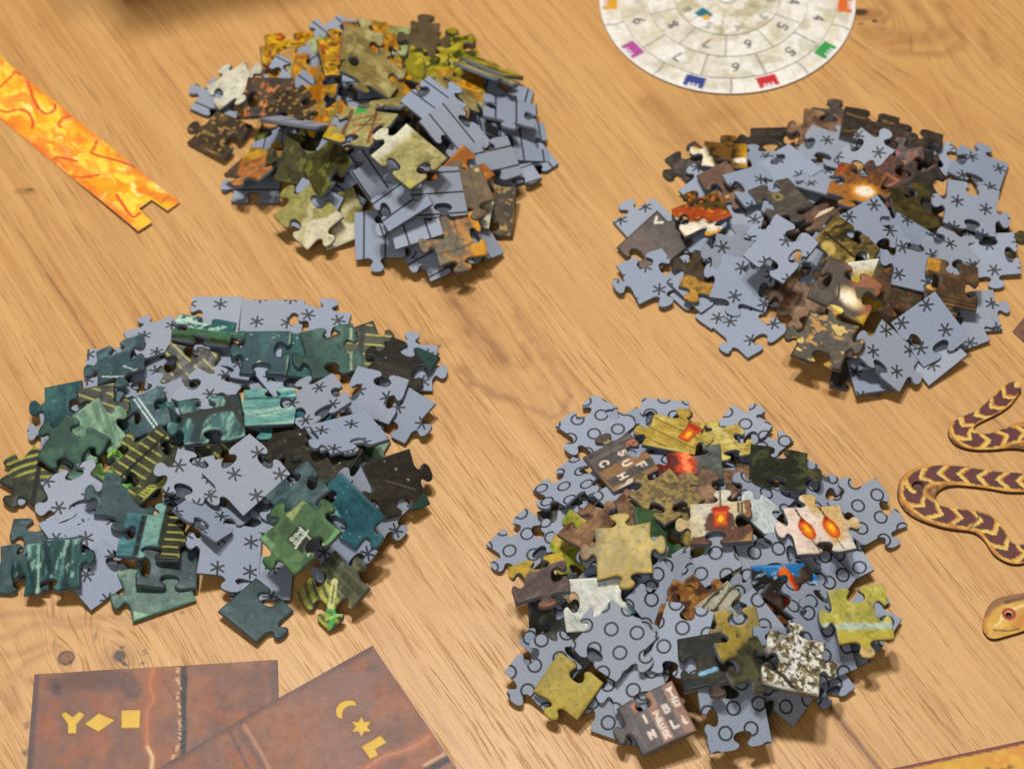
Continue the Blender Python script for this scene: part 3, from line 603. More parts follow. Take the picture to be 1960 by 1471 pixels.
# ------------------------------------------------------------------ the four heaps, bottom to top: picture, photo x, photo y, turn, edges (right top left bottom), options
HEAPS = {
'teal': dict(mid=(3, (20,)), back='stars', phrase='teal heap', group='jigsaw pieces of the teal heap', fill=(430, 870, 200, 160, 5), fp=['slate', 'night', 'shutter', 'curtain', 'dgreen'], data='''
g 410 605 -1 00-+ | g 520 604 0 -000 w=25 h=17 | g 612 628 -8 -+-+ | shutter 690 666 22 +-0+ | g 784 697 -5 ++-- w=21 h=21
g 456 722 15 -++- | g 442 684 -10 +-+- | g 215 706 3 -0-+ w=22 | g 262 712 20 ++-- | g 300 647 22 0+-0 w=22
shutter 360 702 -12 +--+ | g 539 706 -45 --+0 | palegreen 683 868 62 0-0+ | g 640 905 0 -+-+ w=22 | night 545 822 -18 +--+
tealblue 578 808 -25 -+-0 | nails 560 852 -5 -0+- | g 319 776 18 ++-- | slate 229 812 8 -+0- w=23 | g 125 822 3 0-+0
g 393 752 -22 -+-+ | turq 474 800 10 -0+- | shutter 398 866 -8 --+0 | nails 595 862 0 0-+0 h=17 | nails 628 880 -22 0-+0
slate 72 1034 0 0--- w=22 | g 142 1012 28 0-+0 | g 196 1034 -50 -+0- | slate 46 1084 2 0-+- | g 182 1096 -45 0-+0 w=20
g 364 925 10 -+-+ w=22 | night2 572 678 1 +000 w=15 h=21 | night 505 674 -1 -0+- w=19 h=20.5 T=.14 | pine 636 670 14 --+- w=22 h=23 | splash 390 634 -3 +--- w=23
night3 770 695 -24 --+0 w=22 | g 770 794 -34 +0-- w=20 | g 718 757 -20 ---+ w=22 | g 606 768 25 -+-- w=23 | turq 514 778 4 --+0 w=20
lattice 404 801 10 0-+- w=25 h=21 | g 640 832 18 0-0+ w=18 | g 667 830 22 00+- w=25 h=20 | slatestar 231 687 10 --++ w=21 | slateline 281 787 15 -0-+ h=18 w=17
night 120 776 3 -0+0 w=16 | shutter 185 776 8 +0-0 w=15 h=19 | palegreen 178 826 -50 -+00 | g 100 930 20 0-+0 | ribs 67 910 -35 0-++ w=21
dgreen 141 858 -24 --+- | g 146 936 20 0-+- w=22 h=19 | lime 228 902 -30 -+-0 w=16 h=16 | slate 240 952 -5 --++ w=21 | ship 287 886 27 -+-+ w=25 h=22
g 503 1105 -2 00-+ w=23 h=19 | slate 489 1166 -39 +-00 w=20.5 | sage 297 1121 19 0-+0 w=24 | slate 319 1082 2 0+-- w=23 h=17 | column 292 1024 -3 ++-- w=24 h=22 T=.14
g 437 1052 1 00++ w=24 h=22 | g 709 956 -30 +-+- w=25 | nails 754 924 27 +0+- w=22 h=22 | g 658 1056 -45 -+-+ w=22 | tealblue 666 977 -40 +0-- w=24 h=17
slate 571 940 32 --++ w=21 | g 402 985 -33 --0- w=23 h=22 | g 364 910 -14 +-+- w=17 h=19 | g 470 906 -41 0--+ w=24 h=24 T=.2 | creature 638 1128 36 +--- w=22.5 | window 574 1023 38 +++- w=23 h=21 T=.14
curtain 103 1080 4 +0+- w=22 h=22'''),
'brown': dict(mid=(3, (16,)), back='stars', phrase='brown heap', group='jigsaw pieces of the brown heap', fill=(1570, 440, 200, 130, 10), fp=['darkbrown', 'slatebrown', 'rust', 'olivewall', 'redbrown'], data='''
darkbrown 1480 266 0 -0+- w=19 h=14 | slatebrown 1322 306 32 0-+0 w=17 h=14 | slatebrown 1600 236 0 -+-0 h=18 | tan 1578 248 -8 0-+0 | g 1240 428 30 0+0- w=22
g 1365 362 -38 0-+0 | g 1356 572 -38 0-+- w=24 | g 1436 630 36 -0+- w=22 | g 1454 506 20 +-+0 | g 1555 348 -30 -+-0
g 1810 306 28 -+-0 w=14 h=15 | g 1872 321 -17 0+-- w=22 h=19 | olivewall 1890 452 0 +-0- | g 1860 598 5 +-00 w=22 | g 1840 632 20 +-+0 w=18 h=17
g 1780 672 35 0-+0 | slatebrown 1645 706 -10 +-0- | g 1668 716 8 0-00 w=16 h=18 | slatebrown 1512 545 -14 0-+0 w=20 | g 1575 524 -25 -+-0
tan 1538 560 -10 0-++ | darkbrown 1700 268 -12 +--- w=14 | g 1586 283 -18 -+-- w=23
darkveins 1664 244 -10 0-0- w=24 h=20 T=.24 | darkbrown 1748 282 -12 --+0 w=22 h=23 | darkbrown 1738 318 -10 -+-0 w=20 | g 1460 316 5 0+-0 w=20 h=19 | rust 1722 322 0 -+-+ | redbrown 1420 442 -5 --00 | g 1415 424 -10 0-+0 | g 1350 448 -12 -0-0 h=16
fire 1388 296 -4 0++- w=18.5 h=17 T=.24 | pinkbrown 1386 350 22 -0-+ w=14 | brownT 1255 464 -39 0+0- w=21 h=24 | g 1246 526 20 --++ w=20.5 | g 1343 540 -40 -0+0
fire2 1344 408 17 0+-+ w=21 h=18 T=.24 | g 1507 325 36 0-++ w=22 | g 1442 356 22 -0-+ w=20 | darkgold 1349 522 -14 +-++ w=16 | pinkbrown 1556 412 -20 +-0- w=20
sunwheel 1494 380 26 0--+ w=20 h=19 T=.24 | g 1411 489 -5 -++0 h=16 | g 1423 540 -11 --++ w=23 h=19 | g 1900 486 4 --++ w=21 h=20 | g 1658 294 -36 ++-- w=19 h=18
g 1592 352 -30 --+0 w=22 h=17 | rust 1701 348 -42 0-+- w=18 | fireglow 1640 354 -16 +--+ w=20 h=23 T=.24 | darkbrown 1768 368 -48 0-+- w=19 h=22 | olivewall 1746 398 -58 0--0 w=20 h=20
g 1740 452 -14 -0+0 w=20 h=14 | g 1813 482 42 +-0- w=21 | g 1665 440 -46 --0- w=22 h=21 | thatch 1618 474 -26 --0+ w=23 h=18 T=.24 | sunny 1660 556 -68 0-00 w=21 h=16
g 1858 395 -4 +-+- w=22.5 h=21 T=.24 | brownC 1720 540 -14 0-0+ w=22 h=22 T=.24 | g 1748 504 -6 0-+0 w=17 h=22 | tower 1614 584 -22 ---0 w=25 h=20 T=.24 | wood 1819 543 -3 ---+ w=21.5 h=20 T=.24
browngold 1576 686 -22 +++- w=21.5 h=20 T=.24 | g 1700 672 -25 +0+- w=22 h=22 | g 1778 627 -42 -00- w=22 h=22 | g 1495 472 42 -+-- w=22.5 h=22 T=.2'''),
'mixed': dict(mid=(3, (24, 44)), back='rings', phrase='lantern heap', group='jigsaw pieces of the lantern heap', fill=(1330, 1060, 200, 200, 8), fp=['darkstone', 'tan', 'dark', 'gold', 'ditch'], data='''
g 1205 836 30 -+-0 | g 1270 803 -4 -0-+ w=19 | g 1452 850 -36 +--0 w=17 h=21 | g 1418 824 -32 -+0- w=19 h=17 | g 1140 813 40 --+0 w=22 h=22
darkstone 1088 1004 12 -+-0 | g 1112 1010 -8 -++- | g 1005 1036 40 --+- w=20 | tan 1160 966 -10 0--0 | g 1093 921 40 --++ w=22
g 1245 905 -20 -++0 | g 1205 958 30 +-+0 | tan 1215 986 -25 0-0- w=20 | bottle 1256 1022 0 -0+0 w=18 | limeyellow 1110 1044 50 0-+0 w=17
tan 1132 1012 40 +-0- w=17 | g 1415 926 -20 -+-0 | tan 1388 914 -10 +-0- | g 1506 940 -36 -+-+ w=20 | g 1560 934 -22 --0+ w=18
g 1462 950 -32 0-+0 w=18 h=22 | castle 1391 847 18 -+0- w=19 h=20 | ditch 1489 897 -5 +-0- w=21 h=20 |  letters1 1188 889 26 -+00 w=20 h=23 T=.14
g 1600 1235 20 0+0- w=18 | g 1585 1302 -50 -00- w=15 h=15 | g 1656 1192 -32 -++0 w=19 | g 1659 981 30 -+-+ w=23 h=22 | whitespeck 1474 996 -30 0-+0 w=19 h=16
g 1600 1072 22 0-+0 w=22 | g 1530 1088 -30 0-+- | g 1562 1098 -36 -0-+ w=22 | g 1545 1120 -34 0-0- w=22 | redhot 1330 892 4 0-+- w=21 | lantern1 1292 831 -13 +++0 w=21 h=18
whitebrown 1398 1128 -38 0--- w=21 h=17 | g 1470 1066 12 --+- w=24 h=17 | g 1353 1076 20 0-+0 w=23 h=17 | darkstone 1062 1172 -8 -+0- w=20 | g 1068 1222 -40 -+-+ | darkstone 1100 1228 32 0+-0 w=17
g 1040 1278 -38 -+-+ w=20 | g 1205 1085 -2 -0+- w=24 h=20 | white 1135 1155 2 +0-+ w=21 h=20 | brownyellow 1033 1106 9 ---+ w=20 h=19 T=.2 | g 1266 1150 -36 -+-0 w=20
amber 1316 1172 60 0-+0 w=18 | amber 1342 1160 -38 -+-0 w=21 h=14 | g 1460 1150 -22 0-+- | pines 1398 1178 -40 0-0+ w=21 h=15 | blueblack 1492 1122 10 +0-+ h=17
emberband 1515 1142 -26 -+-0 w=20 h=14 | g 1448 1192 -42 -0-0 w=22 h=15 | gold 1412 1208 10 0-++ w=16 h=16 | g 1240 1254 60 -+0- w=20
g 1192 1360 -20 -++0 w=18 | g 1216 1296 10 0-+- w=20 | ember 1496 1315 10 0-0+ w=17 h=17 | g 1502 1310 -30 0+-0 w=20 | g 1488 1254 5 0-+- w=20
g 1560 1168 62 -+-0 w=20 | g 1572 1228 24 0+00 w=20 h=26 | dark 1436 1312 -18 -+-0 | g 1304 1226 -16 0-0- w=18 h=26 | mottle 1276 950 38 ++-- w=21
lantern3 1567 1012 9 +++- w=22.5 h=22 T=.14 | lantern2 1381 998 0 -++- w=22.5 h=20 T=.14 | gold 1195 1050 2 ++++ w=21 h=21 T=.14 | g 1178 1226 43 0+-+ w=23 h=22 | goldgreen 1088 1313 -33 0-0+ w=20 h=17 T=.2
g 1403 1370 13 0--- w=23 h=23 | letters2 1260 1374 22 0-+0 w=22 h=21 T=.14 | darkblue 1363 1262 6 -0-+ w=22 h=23 | olivedark 1424 1262 22 -+-+ w=19 h=17 | lake 1648 1173 10 --++ w=21.5 h=21 T=.2
birch 1517 1268 -8 ++-0 w=21 h=24 T=.2'''),
'gold': dict(mid=(4, (22, 40)), back='stripes', phrase='gold heap', group='jigsaw pieces of the gold heap', fill=(715, 235, 190, 85, 9), fp=['brown', 'oliveedge', 'khaki', 'darkearth', 'orangeleaf'], data='''
white 776 104 -22 0-+0 w=16 | g 645 72 36 -+-+ | g 700 74 0 0-0- | g 425 192 -20 -++- | darkearth 421 256 -28 -0+0 w=20
g 490 350 0 0-+- | maple 562 90 10 +-0- w=22 | maple 548 126 14 0--- w=20 | palegold 590 120 20 +-0- h=18 | maple 700 74 8 -0+- w=20
palegold 752 76 5 00+- w=21 h=17 | yleaf 866 95 6 -+-0 w=21 | g 545 160 -20 +--+ | g 625 142 30 -+-+ | orangeleaf 600 150 0 0-0-
g 592 194 -28 -+-0 w=22 | khaki 655 98 -14 -+-+ | g 840 218 20 -+-0 | g 905 222 0 -+-0
g 965 188 -6 0-0- w=22 | g 1005 302 25 00+- w=21 | g 972 326 22 0-+- w=22 | g 1000 268 10 -0-0 w=20 | darkearth 935 396 -2 0+-- w=21 h=22
g 700 175 15 -+-0 | cream 446 161 19 ++-+ w=20 h=17 | brown 809 74 -2 +++0 w=13 h=21 | maple 655 108 10 -+0- w=19 | yleaf 812 128 -8 0-+0 w=18 | orangeleaf 725 96 12 -+0- w=18 | khaki 690 84 0 -+0- w=17 | oliveedge 532 262 -12 +-0- | oliveedge 572 268 -8 0-+- | oliveedge 612 252 -10 -0+0
g 565 235 -13 0-00 w=25 h=17 t=-.22,-.9 | g 522 290 0 -+-0 | rustbrown 516 189 0 -0-+ w=21 h=20 T=.24 | rustorange 495 312 -30 -+0+ w=24 h=20
oliveedge 580 322 -6 0-+0 w=19 | oliveedge 632 325 -62 -000 w=22 t=.7,.1 | g 640 392 -28 -+0- | mossgold 652 416 18 0--0 | g 770 430 -38 -+-+ w=22
yleaf 856 136 7 0-0+ w=21 h=18 | orangeleaf 882 163 4 0--0 w=20 | khaki 870 182 4 +-0- w=20 h=15 | yleaf 940 128 -27 0-00 w=23 h=17 t=-.5,-.8 | khaki 926 140 -27 +-00 w=23 h=17 t=-.5,-.9
orangeleaf 765 172 -30 --+0 w=19 | g 600 398 -20 -+-0 | g 800 455 -30 -0-- | g 848 478 20 -++- | g 905 456 36 0-0- w=20
g 680 286 -24 0-0- w=27 h=18 | khaki 755 208 -18 -+-+ w=21 | khaki 712 134 -16 -+-+ w=24 h=22 | g 830 250 -30 -+-0 | g 974 210 -4 -+-+ w=23 h=20
g 870 262 -34 0-0- w=26 h=21 | g 938 306 25 0-0- w=22 h=18 | cream 902 398 -4 0-0- w=16 h=15 | lizard 886 342 -30 +-0- w=18 | brownplain 893 368 22 0+-+ w=19 h=17
mossgold 592 414 31 -+-+ w=21 h=21 | brownorange 872 460 17 -+++ w=21.5 h=21 | g 728 448 0 0-0+ w=21 | g 740 375 -37 0-+0 w=27 h=20 | g 790 412 12 -0+0 w=20 | g 832 366 14 0-0- w=23 h=21 | g 772 392 18 -+-0 w=21 h=17
fairwheel 690 243 -24 -+-- w=25 h=21 T=.24 | khakiwhite 783 324 -33 -0+- w=22 h=22 T=.2'''),
}
def run_heaps():
    seed = 1
    for hn, H in HEAPS.items():
        fx, fy, rx, ry, n = H['fill']; rg = random.Random(hn)
        for i in range(n):
            r, a = math.sqrt(rg.random()), rg.uniform(0, 2 * PI)
            place(hn, fx + rx * r * math.cos(a) * .8, fy + ry * r * math.sin(a) * .8, rg.uniform(0, 360), rg.choice(['+-+-', '-+-0', '++--', '-+-+']), 'g' if rg.random() < .5 else rg.choice(H['fp']), seed=seed, fill=True); seed += 1
        toks = [t.split() for t in H['data'].replace('\n', '|').split('|') if t.strip()]
        for ti, t in enumerate(toks):
            if ti in H['mid'][1]:
                for i in range(H['mid'][0]):
                    r, a = math.sqrt(rg.random()), rg.uniform(0, 2 * PI)
                    place(hn, fx + rx * r * math.cos(a), fy + ry * r * math.sin(a), rg.uniform(0, 360), rg.choice(['+-+-', '-+-0', '++--', '-+-+', '0-+-']), 'g' if rg.random() < .4 else rg.choice(H['fp']), 19, 19, T=.5, seed=seed); seed += 1
            kw = {}
            for o in t[5:]:
                k, v = o.split('=')
                if k == 'w': kw['wd'] = float(v)
                elif k == 'h': kw['ht'] = float(v)
                elif k == 't': kw['tilt'] = tuple(map(float, v.split(',')))
                elif k == 'T': kw['T'] = float(v)
            place(hn, float(t[1]), float(t[2]), float(t[3]), t[4], t[0], seed=seed, **kw); seed += 1
run_heaps(); print('stacked', len(PIECES), 'in', round(time.time() - T0, 1), 'max z', [round(max(p['z'] for p in PIECES if p['heap'] == h), 1) for h in HEAPS])
for d in PIECES: build_piece(d)
print('built', round(time.time() - T0, 1))
# ------------------------------------------------------------------ oak table top: planks with grain
GA = math.radians(-60.5); GU = (math.cos(GA), math.sin(GA)); GN = (math.sin(-GA), math.cos(GA))   # along / across the boards
def uv_of(x, y): return x * GU[0] + y * GU[1], x * GN[0] + y * GN[1]
def px_uv(px, py): x, y = gp(px, py); return uv_of(x * 1000, y * 1000)
S1 = px_uv(1394, 212)[1]; S2 = px_uv(1630, 1405)[1]; S3 = px_uv(122, 573)[1]
print('seams', S1, S2, S3)
def wood_material():
    m, nt, bs = nmat('oak_wood'); g = NG(nt); a = g.attr('grain'); st = g.attr('stain')
    sp = g.n('ShaderNodeSeparateXYZ'); nt.links.new(a.outputs['Vector'], sp.inputs[0]); u, v, sd = sp.outputs
    wv = g.comb(g.m('MULTIPLY', u, .007), g.m('MULTIPLY', v, .12), sd); n_wob = g.noise(wv, 1.0, 2)
    v2 = g.m('ADD', v, g.m('MULTIPLY', n_wob, 1.6))
    broad = g.noise(g.comb(g.m('MULTIPLY', u, .006), g.m('MULTIPLY', v2, .11), sd), 1.0, 3, .6)
    mid = g.noise(g.comb(g.m('MULTIPLY', u, .006), g.m('MULTIPLY', v2, .42), sd), 1.0, 3, .6)
    fine = g.noise(g.comb(g.m('MULTIPLY', u, .016), g.m('MULTIPLY', v2, 1.0), sd), 1.0, 3, .65)
    pore = g.noise(g.comb(g.m('MULTIPLY', u, .055), g.m('MULTIPLY', v2, 1.7), g.m('ADD', sd, 5.)), 1.0, 2, .55)
    ptc = g.noise(g.comb(g.m('MULTIPLY', u, .008), g.m('MULTIPLY', v2, .16), g.m('ADD', sd, 9.)), 1.0, 2, .5)
    fib = g.noise(g.comb(g.m('MULTIPLY', u, .35), g.m('MULTIPLY', v2, 6.), sd), 1.0, 2, .6)
    col = g.mix(g.ramp(broad, .32, .68), c4('c58e4c', .80), c4('d5a25f', .80))
    col = g.mix(g.ramp(mid, .35, .68, 0., .40), col, c4('ddaf6b', .82))
    col = g.mix(g.ramp(fine, .48, .68, 0., .44), col, c4('a97339', .8))
    pm = g.m('MULTIPLY', g.ramp(pore, .54, .66), g.ramp(ptc, .36, .60, .25, 1.))
    col = g.mix(g.m('MULTIPLY', pm, .52), col, c4('7c4a21', .8))
    col = g.mix(g.ramp(fib, .3, .7, 0., .14), col, c4('e9be7a', .85))
    ss = g.n('ShaderNodeSeparateColor'); nt.links.new(st.outputs['Color'], ss.inputs[0])
    col = g.mix(ss.outputs[0], col, c4('895120', .75)); col = g.mix(ss.outputs[1], col, c4('42281a', .8)); col = g.mix(ss.outputs[2], col, c4('dfb579', .9))
    nt.links.new(col, bs.inputs['Base Color']); g._in(bs.inputs['Roughness'], g.ramp(pm, 0., 1., .40, .62)); bs.inputs['Specular IOR Level'].default_value = .42
    bumpto(g, bs, g.m('SUBTRACT', g.m('MULTIPLY', fib, .3), pm), .28, .00025); return m
M_WOOD = wood_material()
KNOTS = [(1655, 12, 30, 24, 1.0, 170), (228, 1256, 16, 12, .9, 110), (127, 1258, 15, 15, .8, 60), (58, 362, 8, 5, .6, 30), (838, 663, 5, 5, .4, 22)]
def grain(U, V, seed):
    """warped across-grain coordinate: the fibres flow round the knots"""
    F = V.copy(); W = U.copy()
    for (px, py, r1, r2, amp, reach) in KNOTS:
        ku, kv = px_uv(px, py); du, dv = U - ku, V - kv; R = reach * .19
        rr = np.hypot(du / 2.1, dv); mask = np.exp(-(rr / R) ** 2) * amp
        F = F * (1 - mask) + (kv + np.sign(dv + 1e-6) * rr * 1.0) * mask
    F = F + 1.6 * (fbm(U / 90, V / 30, 77) - .5) * 2 + 1.0 * (fbm(U / 35, V / 12, 78) - .5)
    return W, F
def stain(X, Y, U, V):
    r = np.zeros(len(X)); d = np.zeros(len(X)); l = np.zeros(len(X)); wob = (fbm(X / 4, Y / 4, 5) - .5) * 4
    def P(pts): return [tuple(1000 * q for q in gp(*p)) for p in pts]
    def stroke(pts, w, amt): 
        nonlocal r
        q = lined(X + wob, Y + wob * .6, P(pts)); n = .55 + .9 * (fbm(U / 9, V / 1.4, 61) - .3); r = np.maximum(r, amt * np.exp(-(q / w) ** 2) * np.clip(n, .1, 1.2))
    def blob(px, py, rx, ry, amt, dark=False, an=0):
        nonlocal r, d
        x, y = gp(px, py); dx, dy = X + wob * .25 - 1000 * x, Y - wob * .25 - 1000 * y; c, s = math.cos(an), math.sin(an); q = np.hypot((dx * c + dy * s) / rx, (-dx * s + dy * c) / ry)
        m = amt * (1 - sstep(.6, 1.15, q))
        if dark: d = np.maximum(d, m)
        else: r = np.maximum(r, m)
    stroke([(868, 572), (905, 625), (960, 685)], 4.0, .75); stroke([(850, 530), (880, 600)], 3, .6)
    stroke([(885, 700), (900, 728), (955, 758), (1010, 778), (1052, 800), (1078, 790), (1090, 755)], 1.5, .6)
    stroke([(1090, 755), (1040, 680), (985, 590)], 1.6, .45); stroke([(900, 660), (960, 690), (1005, 702), (1012, 690), (1000, 660)], 1.6, .4)
    stroke([(840, 500), (900, 580)], 5, .35); stroke([(1030, 740), (1110, 870)], 1.6, .35)
    for k, (a, b) in enumerate([((1690, 0), (1705, 28)), ((1745, 0), (1785, 55)), ((1800, 5), (1838, 75))]):
        stroke([a, b, (b[0] - 25, b[1] + 18 + 6 * k), (1690 + 8 * k, 68 + 16 * k)], 2.0, .5)
    stroke([(1660, 60), (1710, 68), (1780, 76), (1815, 60)], 4.5, .45); stroke([(1835, 45), (1845, 90), (1810, 98)], 1.8, .45); stroke([(1880, 60), (1905, 125)], 2, .4)
    stroke([(1240, 195), (1290, 240), (1330, 282)], 4.5, .5); stroke([(1345, 235), (1360, 222), (1400, 218)], 4, .3)
    blob(1648, 24, 3.6, 2.2, .95, True); blob(1675, 41, 1.3, 1.1, .8, True); blob(1648, 46, 1.3, .9, .6, True); blob(1655, 28, 9, 4, .5)
    blob(228, 1254, 2.3, 2.6, .95, True); blob(236, 1268, 2.6, .8, .9, True, -.7); blob(214, 1264, 1.2, 3, .5); blob(233, 1238, .9, .7, .8, True); blob(230, 1256, 8, 7, .35)
    blob(277, 1242, .8, 1., .7, True); blob(276, 1251, .9, .8, .7, True); blob(184, 1218, .7, 2, .5, True); blob(348, 1172, 1.1, .8, .6, True); blob(272, 1268, 1, .9, .7, True)
    for pts in ([(0, 1222), (30, 1215), (50, 1198), (90, 1190), (130, 1200), (180, 1196), (230, 1215)], [(0, 1252), (40, 1250), (80, 1232), (110, 1238)], [(60, 1308), (35, 1290), (45, 1270), (90, 1248)], [(0, 1178), (60, 1170), (130, 1188), (220, 1180), (300, 1200)], [(30, 1330), (22, 1290)]): stroke(pts, 1.5, .42)
    x, y = gp(127, 1258); q = np.hypot(X - 1000 * x, Y - 1000 * y) + wob * .12; d = np.maximum(d, .95 * np.exp(-((q - 2.5) / .5) ** 2)); r = np.maximum(r, .8 * (q < 2.7)); d = np.maximum(d, (q < 2.5) * .55 * fbm(X * 1.2, Y * 1.2, 9))
    blob(56, 363, 1.6, 1., .75, True); blob(48, 366, 5, 2, .4); blob(838, 663, 1.05, .9, .8, True); blob(820, 676, 1.6, .8, .5); blob(838, 655, 8, 3, .25)
    blob(52, 1388, 1.3, 2, .7, True); blob(50, 1440, 1.3, 2, .7, True); stroke([(0, 1320), (30, 1350)], 3, .4); stroke([(0, 1100), (60, 1150)], 4, .25)
    # plank joints: dark line with a worn lighter lip
    nz = fbm(U / 14, V / 50, 31)
    for S, w, a, ua, ub in ((S1, .3, .45, px_uv(1350, 170)[0], px_uv(1440, 262)[0]), (S2, 1.25, 1.0, px_uv(1560, 1310)[0], 900), (S3, .3, .75, px_uv(30, 455)[0], px_uv(190, 670)[0])):
        on = .25 + .75 * sstep(ua - 8, ua + 4, U) * (1 - sstep(ub - 4, ub + 8, U))
        r = np.maximum(r, a * on * np.clip((.75 if w > .6 else .3) + 1.2 * nz, 0, 1) * np.exp(-((V - S) / w) ** 2)) 
    return r, d, l
table = bpy.data.objects.new('table', None); COL.objects.link(table)
table['label'] = 'pale oak table top with visible planks, grain and knots'; table['category'] = 'table'
def plank(v0, v1, seed):
    g = .0 if seed in (0, 4) else .0
    kk = [px_uv(*q) for q in ((127, 1258), (228, 1254), (1652, 28))]; fu = np.concatenate([np.arange(k[0] - 9, k[0] + 9, .4) for k in kk]); fv = np.concatenate([np.arange(k[1] - 6, k[1] + 6, .4) for k in kk])
    us = np.concatenate([fu, np.arange(-1600, -760, 60.), np.arange(-760, -170, 1.1), np.arange(-170, 900, 60.)])
    inner = np.arange(v0, v1, 1.1) if seed not in (0, 4) else (np.concatenate([np.arange(v0, v1 - 260, 80.), np.arange(v1 - 260, v1, 1.3)]) if seed == 0 else np.concatenate([np.arange(v0, v0 + 260, 1.3), np.arange(v0 + 260, v1, 80.)]))
    us = np.unique(us); inner = np.concatenate([inner, fv[(fv > v0) & (fv < v1)]])
    vs = np.unique(np.concatenate([[v0 + .01, v0 + .10], inner[(inner > v0 + .5) & (inner < v1 - .5)], [v1 - .10, v1 - .01]]))
    U, V = np.meshgrid(us, vs); nr, nc = U.shape; U = U.ravel(); V = V.ravel()
    X = U * GU[0] + V * GN[0]; Y = U * GU[1] + V * GN[1]; Z = np.zeros(len(X)); e = np.minimum(V - v0, v1 - V); Z = np.zeros(len(X))
    idx = np.arange(nr * nc).reshape(nr, nc); q = np.stack([idx[:-1, :-1], idx[:-1, 1:], idx[1:, 1:], idx[1:, :-1]], -1).reshape(-1, 4)
    nv = len(X); me = bpy.data.meshes.new('plank'); me.vertices.add(nv + 8); 
    ec = np.array([(us[0], vs[0]), (us[-1], vs[0]), (us[-1], vs[-1]), (us[0], vs[-1])]); bx = ec[:, 0] * GU[0] + ec[:, 1] * GN[0]; by = ec[:, 0] * GU[1] + ec[:, 1] * GN[1]
    co = np.concatenate([np.stack([X, Y, Z], 1), np.stack([bx, by, np.full(4, 0.)], 1), np.stack([bx, by, np.full(4, -27.)], 1)]) * .001
    me.vertices.foreach_set('co', co.ravel())
    sd = [(nv, nv + 1, nv + 5, nv + 4), (nv + 1, nv + 2, nv + 6, nv + 5), (nv + 2, nv + 3, nv + 7, nv + 6), (nv + 3, nv, nv + 4, nv + 7), (nv + 4, nv + 5, nv + 6, nv + 7)]
    q = np.concatenate([q, np.array(sd)]); me.loops.add(q.size); me.loops.foreach_set('vertex_index', q.ravel()); me.polygons.add(len(q)); me.polygons.foreach_set('loop_start', np.arange(len(q)) * 4)
    me.polygons.foreach_set('use_smooth', [False] * len(q)); me.update(calc_edges=True); me.materials.append(M_WOOD); me.validate()
    if me.polygons[0].normal.z < 0: me.flip_normals()
    W, F = grain(U, V, seed); pad = np.zeros(8)
    at = me.attributes.new('grain', 'FLOAT_VECTOR', 'POINT'); at.data.foreach_set('vector', np.stack([np.concatenate([W, pad]), np.concatenate([F, pad]), np.full(nv + 8, 3.7 * seed)], 1).ravel().astype(np.float32))
    r, d, l = stain(X, Y, U, V); at = me.attributes.new('stain', 'FLOAT_COLOR', 'POINT'); at.data.foreach_set('color', np.stack([np.concatenate([r, pad]), np.concatenate([d, pad]), np.concatenate([l, pad]), np.ones(nv + 8)], 1).ravel().astype(np.float32))
    return link('plank', me, table)
edges = sorted([S3, S2, S1]); edges = [edges[0] - 620] + edges + [edges[-1] + 700]
for i in range(len(edges) - 1): plank(edges[i], edges[i + 1], i if i else 0) if i < len(edges) - 2 else plank(edges[i], edges[i + 1], 4)
M_UNDER = plain('table_frame_wood', '9c6b3c', .6)
print('table', round(time.time() - T0, 1))
# ------------------------------------------------------------------ flat printed things, outlined from pixels onto the table plane, own thickness
def flat(name, pts, z0, th, paintf, fine, label, cat, edge, holes=(), mat=None, group=None, bevel=.08, smooth=False, refine=(), warp=0):
    Q = np.array([gp(px, py, (z0 + th) * .001) for px, py in pts]) * 1000
    if not smooth: Q = np.array([a + (b - a) * t for a, b in zip(Q, np.roll(Q, -1, 0)) for t in np.arange(0, 1, 1 / max(1, int(np.hypot(*(b - a)) / 9)))])
    c = Q.mean(0); P = Q - c
    if smooth: P = np.array(cr(list(map(tuple, P)), 3))
    if (P[:, 0] * np.roll(P[:, 1], -1) - P[:, 1] * np.roll(P[:, 0], -1)).sum() < 0: P = P[::-1]
    hs = []
    for hp, hr in holes:
        h = np.array(gp(*hp, (z0 + th) * .001)) * 1000 - c; hs.append([(h[0] + hr * math.cos(t), h[1] + hr * math.sin(t)) for t in np.linspace(0, 2 * PI, 28, endpoint=False)])
    me, A = solid(P, [(0, 0), (0, th - bevel), (bevel, th)], name, [mat or M_CARD, edge], 0, [1, 0], paintf=lambda x, y: paintf(x, y, c), fine=fine, holes=hs, cap_bottom=not warp, refine=[(lambda a, b: (min(a[0], b[0]), min(a[1], b[1]), max(a[0], b[0]), max(a[1], b[1])))(LP(c, q[0], q[1]), LP(c, q[2], q[3])) for q in refine])
    if warp:
        co = np.empty(len(me.vertices) * 3); me.vertices.foreach_get('co', co); co = co.reshape(-1, 3)
        co[:, 2] += warp * .001 * sstep(.35, .75, fbm((co[:, 0] * 1000 + c[0]) / 55, (co[:, 1] * 1000 + c[1]) / 55, 207, 2)); me.vertices.foreach_set('co', co.ravel()); me.update()
    o = link(name, me); o.location = (c[0] * .001, c[1] * .001, z0 * .001 + .00003); o['label'] = label; o['category'] = cat
    if group: o['group'] = group
    return o
M_EWHITE = plain('card_edge_white', 'cfc6b8', .7); M_EBROWN = plain('board_edge_brown', '5a3c28', .7); M_EGREY = plain('wheel_edge', 'b8b2a4', .7)
def LP(c, px, py): g_ = gp(px, py, .0008); return (g_[0] * 1000 - c[0], g_[1] * 1000 - c[1])
